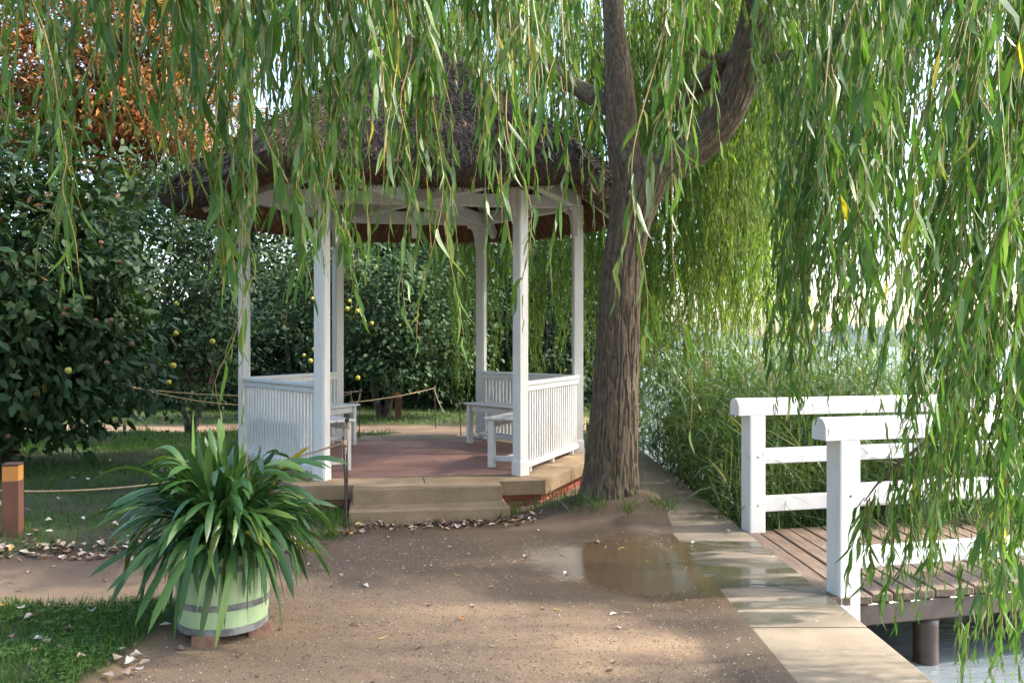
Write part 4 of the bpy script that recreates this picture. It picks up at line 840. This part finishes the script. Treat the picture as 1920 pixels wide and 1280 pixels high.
for x_, y_, r_, h_, lab in ((-13, 6, 2.6, 8, 'unseen tree added left of the lawn to hold back sky light'), (-11, 0, 2.8, 9, 'unseen tree added behind the viewer to the left to hold back sky light'), (-6, -6, 3.2, 9.5, 'unseen tree added behind the viewer, second from the left, to hold back sky light'), (0, -9, 3.2, 9.5, 'unseen tree added straight behind the viewer to hold back sky light')):  # out-of-view trees added to cut sky light from behind and left
    tree('added_shade_tree', lab, (x_, y_), [(x_, y_, h_ * .58, r_, r_, h_ * .4)], 5000, .3, .2, M_bgtree, .2, 'unseen trees added to hold back sky light', nclump=140, clump=.6, limbs=10, shell=.3)
# ivy hedge: leaves over a lumpy bank, with stems
hed = thing('ivy_hedge', (-6, 22.5, 0), 'long dark ivy covered hedge closing the lawn', 'hedge')
N = 56000; x_ = rng.uniform(-18, 3.2, N); v_ = rng.uniform(0, 1, N); hgt = 2.5 + 1.9 * np.clip((x_ + 5.6) / 1.2, 0, 1) + .5 * vn(x_ * .5, 0, 0, 81) + .25 * vn(x_ * 2, 0, 0, 82)
z_ = .0 + hgt * v_; dep = 21.6 + .5 * v_ + .28 * vn(x_ * 1.4, z_ * 1.4, 0, 83) + .13 * vn(x_ * 4, z_ * 4, 0, 84) - .5 * (v_ < .12) * (1 - v_ / .12); tp = rng.uniform(0, 1, N) < .12; z_[tp] = hgt[tp] + rng.normal(0, .08, tp.sum()); dep[tp] = 22.1 + rng.uniform(0, .8, tp.sum())
B = np.stack([x_, dep + rng.uniform(-.08, .05, N), z_], -1); D = unit(rng.normal(0, .6, (N, 3)) + np.array([0, -.3, -.7])); N_ = unit(np.array([0, -.9, .6]) + rng.normal(0, .4, (N, 3))); s = rng.uniform(.6, 1.2, N)
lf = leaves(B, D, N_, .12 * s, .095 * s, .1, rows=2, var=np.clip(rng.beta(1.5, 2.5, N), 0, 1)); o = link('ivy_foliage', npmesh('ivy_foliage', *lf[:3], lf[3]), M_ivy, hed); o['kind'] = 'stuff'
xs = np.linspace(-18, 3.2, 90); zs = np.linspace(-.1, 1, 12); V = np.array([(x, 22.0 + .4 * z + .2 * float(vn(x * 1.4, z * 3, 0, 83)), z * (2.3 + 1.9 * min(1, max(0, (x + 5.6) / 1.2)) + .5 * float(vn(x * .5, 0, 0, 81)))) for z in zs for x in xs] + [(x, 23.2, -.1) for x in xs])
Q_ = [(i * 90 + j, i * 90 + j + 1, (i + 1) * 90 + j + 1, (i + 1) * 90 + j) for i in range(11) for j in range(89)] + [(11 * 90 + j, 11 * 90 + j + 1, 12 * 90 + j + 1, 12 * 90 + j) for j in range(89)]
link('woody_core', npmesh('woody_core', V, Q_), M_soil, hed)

# ------------------------------------------------------------------ grass, clover, tufts, reeds
def inplat(x, y): return np.hypot(x - PC.x, y - PC.y) < 2.35
def grass(name, n, x0, x1, y0, y1, h0, h1, w, label, tuft=0.):
    x_ = rng.uniform(x0, x1, n); y_ = rng.uniform(y0, y1, n); pm2 = path_mask(x_, y_); dens = .55 + .45 * vn(x_ * 2.2, y_ * 2.2, 0, 91)
    kp = (pm2 < .45 - .3 * rng.uniform(0, 1, n)) & (rng.uniform(0, 1, n) < dens) & ~inplat(x_, y_); x_, y_ = x_[kp], y_[kp]; n = len(x_)
    B = np.stack([x_, y_, gz(x_, y_) - .004], -1); D = unit(np.stack([rng.normal(0, .42, n), rng.normal(0, .42, n), np.ones(n)], -1)); az = rng.uniform(0, 6.28, n); N_ = np.stack([np.cos(az), np.sin(az), np.full(n, .15)], -1)
    h = rng.uniform(h0, h1, n) * (1 + .35 * vn(x_ * 3, y_ * 3, 0, 92)); V, Q_, T_, vv = leaves(B, D, N_, h, w * rng.uniform(.7, 1.3, n), .25, rows=2, var=np.clip(rng.beta(1.8, 2.2, n) + .15 * vn(x_ * 1.2, y_ * 1.2, 0, 93), 0, 1), prof=(np.array([0, .3, 1]), np.array([0, 1, 0])))
    tag(link(name, npmesh(name, V, Q_, T_, vv), M_grass), label, 'grass', None, 'stuff')
grass('grass', 52000, -4.2, -1.55, 3.3, 5.75, .035, .085, .0055, 'bright green grass in the near left corner')
grass('grass', 120000, -9.5, -1.1, 6.3, 14.9, .04, .09, .007, 'shaded lawn between the path strip and the pavilion')
grass('grass', 90000, -14, 3.2, 12.6, 22, .05, .1, .012, 'sunny strip of lawn behind the pavilion')
n = 5200; x_ = rng.uniform(-4, -1.6, n); y_ = rng.uniform(3.4, 5.6, n); kp = (path_mask(x_, y_) < .3) & (vn(x_ * 3, y_ * 3, 0, 95) > -.1); x_, y_ = x_[kp], y_[kp]; n = len(x_); z_ = gz(x_, y_) + rng.uniform(.02, .05, n)
BB, DD, NN = [], [], []
for j in range(3):
    a_ = rng.uniform(0, .5, n) + j * 2.09; BB.append(np.stack([x_, y_, z_], -1)); DD.append(np.stack([np.cos(a_), np.sin(a_), rng.normal(.05, .15, n)], -1)); NN.append(np.stack([rng.normal(0, .2, n), rng.normal(0, .2, n), np.ones(n)], -1))
lf = leaves(np.vstack(BB), np.vstack(DD), np.vstack(NN), .018, .017, .1, rows=2, var=rng.uniform(.3, .9, 3 * n), prof=(np.array([0, .6, 1]), np.array([0, 1, 0]))); tag(link('clover', npmesh('clover', *lf[:3], lf[3]), M_grass), 'patch of clover leaves among the near left grass', 'clover', None, 'stuff')
def tuft(pts, name, label):
    Bs = []
    for cx, cy, rr, n in pts: Bs.append(np.stack([cx + rng.normal(0, rr, n), cy + rng.normal(0, rr, n)], -1))
    b = np.vstack(Bs); n = len(b); z_ = gz(b[:, 0], b[:, 1]) - .01; B = np.hstack([b, z_[:, None]]); D = unit(np.stack([rng.normal(0, .5, n), rng.normal(0, .5, n), np.ones(n)], -1)); az = rng.uniform(0, 6.28, n)
    lf = leaves(B, D, np.stack([np.cos(az), np.sin(az), np.full(n, .1)], -1), rng.uniform(.06, .2, n), .006, rng.uniform(.1, .6, n), rows=4, var=np.clip(rng.beta(1.6, 1.8, n), 0, 1)); tag(link(name, npmesh(name, *lf[:3], lf[3]), M_grass), label, 'grass', None, 'stuff')
tuft([(-.1, 7.85, .06, 80), (.0, 7.93, .05, 70), (.2, 8.05, .1, 40)], 'grass_tuft', 'tuft of grass at the right end of the lower step')
tuft([(.42, 8.2, .1, 60), (.62, 7.75, .06, 50), (.75, 7.62, .05, 40), (1.02, 7.55, .04, 40), (1.25, 7.6, .07, 40), (1.38, 7.7, .05, 40), (.5, 8.0, .1, 30)], 'mound_grass', 'sparse grass on the earth mound round the willow trunk')
tuft([(-1.52, 7.55, .07, 140), (-1.62, 7.8, .08, 160), (-1.5, 7.2, .06, 90), (-1.9, 7.9, .12, 150)], 'grass_tuft', 'grass and weeds round the rusty stakes left of the steps')
# reeds and lush bank growth between the quay and the bridge
def reeds(name, n, x0, x1, y0, y1, zb, h0, h1, label, per=8, ll=.45, lw=.027):
    x_ = rng.uniform(x0, x1, n); y_ = rng.uniform(y0, y1, n); h = rng.uniform(h0, h1, n); lx, ly = rng.normal(0, .1, n), rng.normal(0, .1, n); blocks = []
    V, Q_, T_, vv = leaves(np.stack([x_, y_, np.full(n, zb)], -1), np.stack([lx, ly, np.ones(n)], -1), np.stack([rng.normal(0, 1, n), rng.normal(0, 1, n), np.zeros(n)], -1), h, .009, 0, rows=1, var=rng.uniform(.4, .96, n), prof=PRB); blocks.append((V, Q_, T_, vv))
    k_ = np.repeat(np.arange(n), per); m_ = len(k_); u_ = rng.uniform(.2, 1, m_); B = np.stack([x_[k_] + lx[k_] * h[k_] * u_, y_[k_] + ly[k_] * h[k_] * u_, zb + h[k_] * u_], -1); az = rng.uniform(0, 6.28, m_); el = rng.uniform(.2, 1.2, m_)
    D = np.stack([np.cos(az) * np.cos(el), np.sin(az) * np.cos(el), np.sin(el)], -1); N_ = np.stack([-np.cos(az) * np.sin(el), -np.sin(az) * np.sin(el), np.cos(el)], -1) + rng.normal(0, .2, (m_, 3))
    blocks.append(leaves(B, D, N_, ll * rng.uniform(.5, 1.2, m_), lw * rng.uniform(.6, 1.3, m_), rng.uniform(.2, .9, m_), rows=4, var=np.clip(rng.beta(1.6, 1.9, m_), 0, 1), prof=(np.array([0, .15, .45, .75, 1]), np.array([.6, 1, .85, .5, .02]))))
    V, Q_, T_, vv = merge(blocks); tag(link(name, npmesh(name, V, Q_, T_, vv), M_reed), label, 'reeds', None, 'stuff')
reeds('reeds', 900, 1.95, 4.8, 8.6, 12.5, -.6, 1.4, 2.2, 'dense green reeds standing in the water behind the bridge')
reeds('reeds', 600, 1.95, 6.2, 7.75, 9.2, -.55, .7, 1.35, 'low lush reeds and sedges along the far bridge rail', 10, .5, .014)
reeds('reeds', 700, 1.9, 7, 11.0, 15.5, -.6, 1.4, 2.3, 'reeds further out on the lake side of the bridge')
# feathery reed heads
B = np.array([P(px, py, d) for px, py, d in ((1325, 672, 10.5), (1335, 690, 10.4), (1417, 668, 10.8), (1443, 690, 10.6), (1455, 700, 10.5), (1390, 700, 10.3))]); blk = []
for b in B:
    n = 90; t_ = rng.uniform(0, 1, n); q = b + np.stack([.05 * t_, 0 * t_, .0 - .2 * t_], -1); az = rng.uniform(0, 6.28, n); blk.append(leaves(q, unit(np.stack([np.cos(az), np.sin(az), rng.uniform(.2, 1.2, n)], -1)), rng.normal(0, 1, (n, 3)), .08 * (.4 + t_), .007, .3, rows=2, var=rng.uniform(.93, 1, n)))
V, Q_, T_, vv = merge(blk); tag(link('reed_plumes', npmesh('reed_plumes', V, Q_, T_, vv), simple('reed_plume', (.32, .22, .16), .8)), 'feathery brownish plumes above the reeds', 'reeds', None, 'stuff')
# small weed on the quay
wd = thing('weed', (1.55, 8.7, 0), 'thin upright weed growing beside the willow trunk', 'weed'); b = P(1204, 930, 8.9)
tube('stem', [(b.x, b.y, .0, .004), (b.x - .01, b.y, .2, .003), (b.x + .03, b.y, .38, .002)], 10, 5, M_twigd, wd)
n = 26; t_ = np.linspace(.2, 1, n); az = np.arange(n) * 2.4; q = np.stack([b.x + .03 * t_ ** 2, np.full(n, b.y), .38 * t_], -1); lf = leaves(q, np.stack([np.cos(az), np.sin(az), np.full(n, .5)], -1), np.tile([0, 0, 1.], (n, 1)), .07, .012, .2, rows=4, var=rng.uniform(.4, .8, n)); link('leaves', npmesh('leaves', *lf[:3], lf[3]), M_reed, wd)

# ------------------------------------------------------------------ fallen leaves, gravel
def dry_leaf(seed, broad, curl, cup):
    r_ = random.Random(seed); n, m = 7, 5; V = []
    for i in range(n):
        u = i / (n - 1); w = broad * math.sin(math.pi * min(.98, max(.03, u)) ** .8) * (1 + .25 * r_.uniform(-1, 1))
        for j in range(m):
            v = (j / (m - 1) - .5) * 2; V.append((u - .5, v * w * .5 + .04 * math.sin(u * 5 + seed), curl * (u - .5) ** 2 * .8 + cup * (v * w) ** 2 * .8 + .025 * r_.uniform(-1, 1)))
    z0 = min(v[2] for v in V); V = np.array(V) - np.array([0, 0, z0]); Q_ = [(i * m + j, i * m + j + 1, (i + 1) * m + j + 1, (i + 1) * m + j) for i in range(n - 1) for j in range(m - 1)]
    return npmesh('dry_leaf', V, Q_, smooth=True)
def variants(mat, spec):
    out = []
    for s in spec: me = dry_leaf(*s); me.materials.append(mat); out.append(me)
    return out
LP = variants(M_lpale, [(1, .7, .3, .3), (2, .8, -.35, .5), (3, .6, .5, -.3), (4, .75, .2, .7), (5, .65, -.2, .35)]); LB = variants(M_lbrown, [(11, .6, .4, .5), (12, .7, .5, -.3), (13, .5, -.3, .6)]); LY = variants(M_lyel, [(21, .14, .2, .3), (22, .12, -.15, .3), (23, .16, .35, .2)])
def fallen(x, y, z, meshes, s, label, group, name='fallen_leaf'):
    up = random.random() < .08; s *= .72
    M = Matrix.Translation((x, y, z)) @ Matrix.Rotation(random.uniform(0, 6.28), 4, 'Z') @ Matrix.Rotation(random.uniform(-.15, .15), 4, 'X') @ Matrix.Rotation(random.uniform(-.15, .15) + (.4 if up else 0), 4, 'Y') @ Matrix.Scale(s * random.uniform(.75, 1.25), 4)
    tag(link(name, random.choice(meshes), None, None, M), label, 'leaf', group)
pathl = [(640, 1078), (686, 1100), (805, 1135), (886, 1134), (865, 1160), (662, 1174), (788, 1212), (925, 1208), (1018, 1140), (1008, 1001), (843, 1026), (793, 1028), (880, 1040), (1162, 1176), (1150, 1150), (1150, 1240), (448, 1230), (526, 1182), (577, 1230), (985, 1045), (1302, 1024), (1295, 1030), (335, 1218), (480, 1270), (700, 1280), (20, 1090), (55, 1072), (35, 1107), (126, 1135), (198, 1088), (235, 1086), (100, 1062), (775, 1000), (730, 1010), (600, 1040), (620, 1100), (580, 1060), (1060, 1075), (1145, 1255), (920, 1100), (1370, 1000), (1367, 1001), (1170, 1010), (1120, 1020)]
for px, py in pathl:
    g = G(px, py); x_, y_ = g.x, g.y; z_ = .025 if x_ > 1.32 else gzf(x_, y_)
    fallen(x_, y_, z_ + .004, LP if random.random() < .8 else LB, .062, 'small pale curled dry leaf lying on the sandy path', 'pale dry leaves on the path')
for j in range(34):
    x_, y_ = random.uniform(-1.2, 1.25), random.uniform(4.2, 7.4); fallen(x_, y_, gzf(x_, y_) + .004, LY, .085, 'narrow yellowish willow leaf lying on the damp path', 'fallen willow leaves on the path', 'fallen_willow_leaf')
for px, py, s in ((60, 1180, 1.1), (75, 1215, 1.1), (88, 1222, 1.2), (118, 1243, 1.1), (40, 1165, 1.2), (70, 1235, 1.3), (172, 1165, 1.), (118, 1158, 1), (218, 1195, 1), (65, 1255, 1.1), (220, 1250, 1.0), (245, 1250, 1.1), (255, 1238, 1.0), (235, 1270, 1.1), (262, 1265, 1.0), (205, 1278, 1.0), (248, 1262, .9), (228, 1238, .9), (270, 1252, .9), (250, 1228, 1.2), (290, 1176, 1.3), (262, 1150, 1.3), (310, 1190, 1), (150, 1262, 1), (20, 1215, 1), (128, 1195, .9), (5, 1160, .9)):
    g = G(px, py); fallen(g.x, g.y, gzf(g.x, g.y) + .03, LP if random.random() < .75 else LB, .085 * s, 'dry papery leaf on the near left grass corner', 'dry leaves on the near grass')
for j in range(52):
    x_, y_ = random.uniform(-5.2, -1.6), random.uniform(6.9, 11.5); 
    if inplat(x_, y_): continue
    fallen(x_, y_, gzf(x_, y_) + .045, LP if random.random() < .7 else LB, .1, 'dry leaf lying on the shaded lawn left of the pavilion', 'dry leaves on the shaded lawn')
for j in range(95):                           # litter along the lawn edge
    x_ = random.uniform(-4.6, -1.5); y_ = 6.52 + .1 * max(-2, min(2.6, x_ + 4)) + random.gauss(.04, .09); fallen(x_, y_, gzf(x_, y_) + .012, LP if random.random() < .5 else LB, .1, 'dry leaf in the litter along the edge of the shaded lawn', 'leaf litter along the lawn edge')
for j in range(75):
    t = random.random(); x_ = -1.55 + 1.75 * t; y_ = 7.6 + .26 * t - abs(random.gauss(0, .08)); 
    if t < .2: y_ -= random.uniform(0, .25)
    fallen(x_, y_, gzf(x_, y_) + .01, LB if random.random() < .6 else LP, .092, 'dry leaf piled at the foot of the stone steps', 'leaf litter below the steps')
n = 620; t = rng.uniform(0, 1, n); sel = rng.uniform(0, 1, n) < .6; x_ = np.where(sel, -5.0 + 3.5 * t, -1.6 + 1.85 * t)         # small bits nobody could count
y_ = np.where(sel, 6.54 + .1 * np.clip(x_ + 4, -2, 2.6) + rng.normal(.05, .11, n), 7.6 + .26 * t - np.abs(rng.normal(0, .12, n)) - .2 * (t < .15)); az = rng.uniform(0, 6.28, n)
lf = leaves(np.stack([x_, y_, gz(x_, y_) + rng.uniform(.006, .03, n)], -1), np.stack([np.cos(az), np.sin(az), rng.normal(.1, .25, n)], -1), unit(np.stack([rng.normal(0, .4, n), rng.normal(0, .4, n), np.ones(n)], -1)), rng.uniform(.03, .075, n), rng.uniform(.015, .045, n), rng.uniform(-.5, .5, n), rows=4, var=rng.uniform(0, 1, n), fold=.5)
kl = NT('litter_bits'); kl.set(kl.ramp(kl.attr('var'), [(0, lc(.06, .035, .025)), (.45, lc(.16, .095, .06)), (.7, lc(.3, .2, .14)), (.9, lc(.5, .42, .34)), (1, lc(.5, .24, .05))]), .75); tag(link('leaf_litter', npmesh('leaf_litter', *lf[:3], lf[3]), kl.m), 'small brown leaf bits along the lawn edge and the steps', 'leaf litter', None, 'stuff')
for px, py in ((806, 865), (795, 870), (868, 885), (735, 830)):
    d = (HC - FZ) * F / (py - 640); fallen((px - 960) * d / F, d, FZ + .002, LP, .05, 'dry leaf on the red pavilion floor', 'dry leaves on the pavilion floor')
for px, py, d in ((1360, 948, 0), (1480, 1010, 0), (1545, 1012, 0)):
    g = G(px, py + 20); fallen(min(g.x, 2.6), g.y, .03, LP, .05, 'dry leaf lying by the bridge planks', 'dry leaves by the bridge')
n = 30000; x_ = rng.uniform(-2.2, 1.3, n); y_ = 3.6 + 3.6 * rng.uniform(0, 1, n) ** 1.3; kp = (path_mask(x_, y_) > .8) & (((x_ - .8) / .8) ** 2 + ((y_ - 6.2) / .8) ** 2 > 1.1 - .6 * rng.uniform(0, 1, n) ** 3); x_, y_ = x_[kp], y_[kp]; n = len(x_); z_ = gz(x_, y_); s = .0018 + .0045 * rng.uniform(0, 1, n) ** 2.2
oc = np.array([[1, 0, 0], [-1, 0, 0], [0, 1, 0], [0, -1, 0], [0, 0, .8], [0, 0, -.8]]); fc = np.array([[0, 2, 4], [2, 1, 4], [1, 3, 4], [3, 0, 4]]); V = (np.stack([x_, y_, z_ + .001], -1)[:, None] + oc[None] * s[:, None, None] * rng.uniform(.6, 1.3, (n, 6, 1))).reshape(-1, 3); T_ = (np.arange(n)[:, None, None] * 6 + fc[None]).reshape(-1, 3)
km = NT('grit'); km.set(km.ramp(km.attr('var'), [(0, lc(.07, .05, .04)), (.45, lc(.22, .16, .115)), (.8, lc(.36, .28, .21)), (1, lc(.62, .55, .46))]), .85); tag(link('grit', npmesh('grit', V, None, T_, np.repeat(rng.uniform(0, 1, n) ** 1.5, 4)), km.m), 'fine pale grit scattered over the sandy path', 'gravel', None, 'stuff')
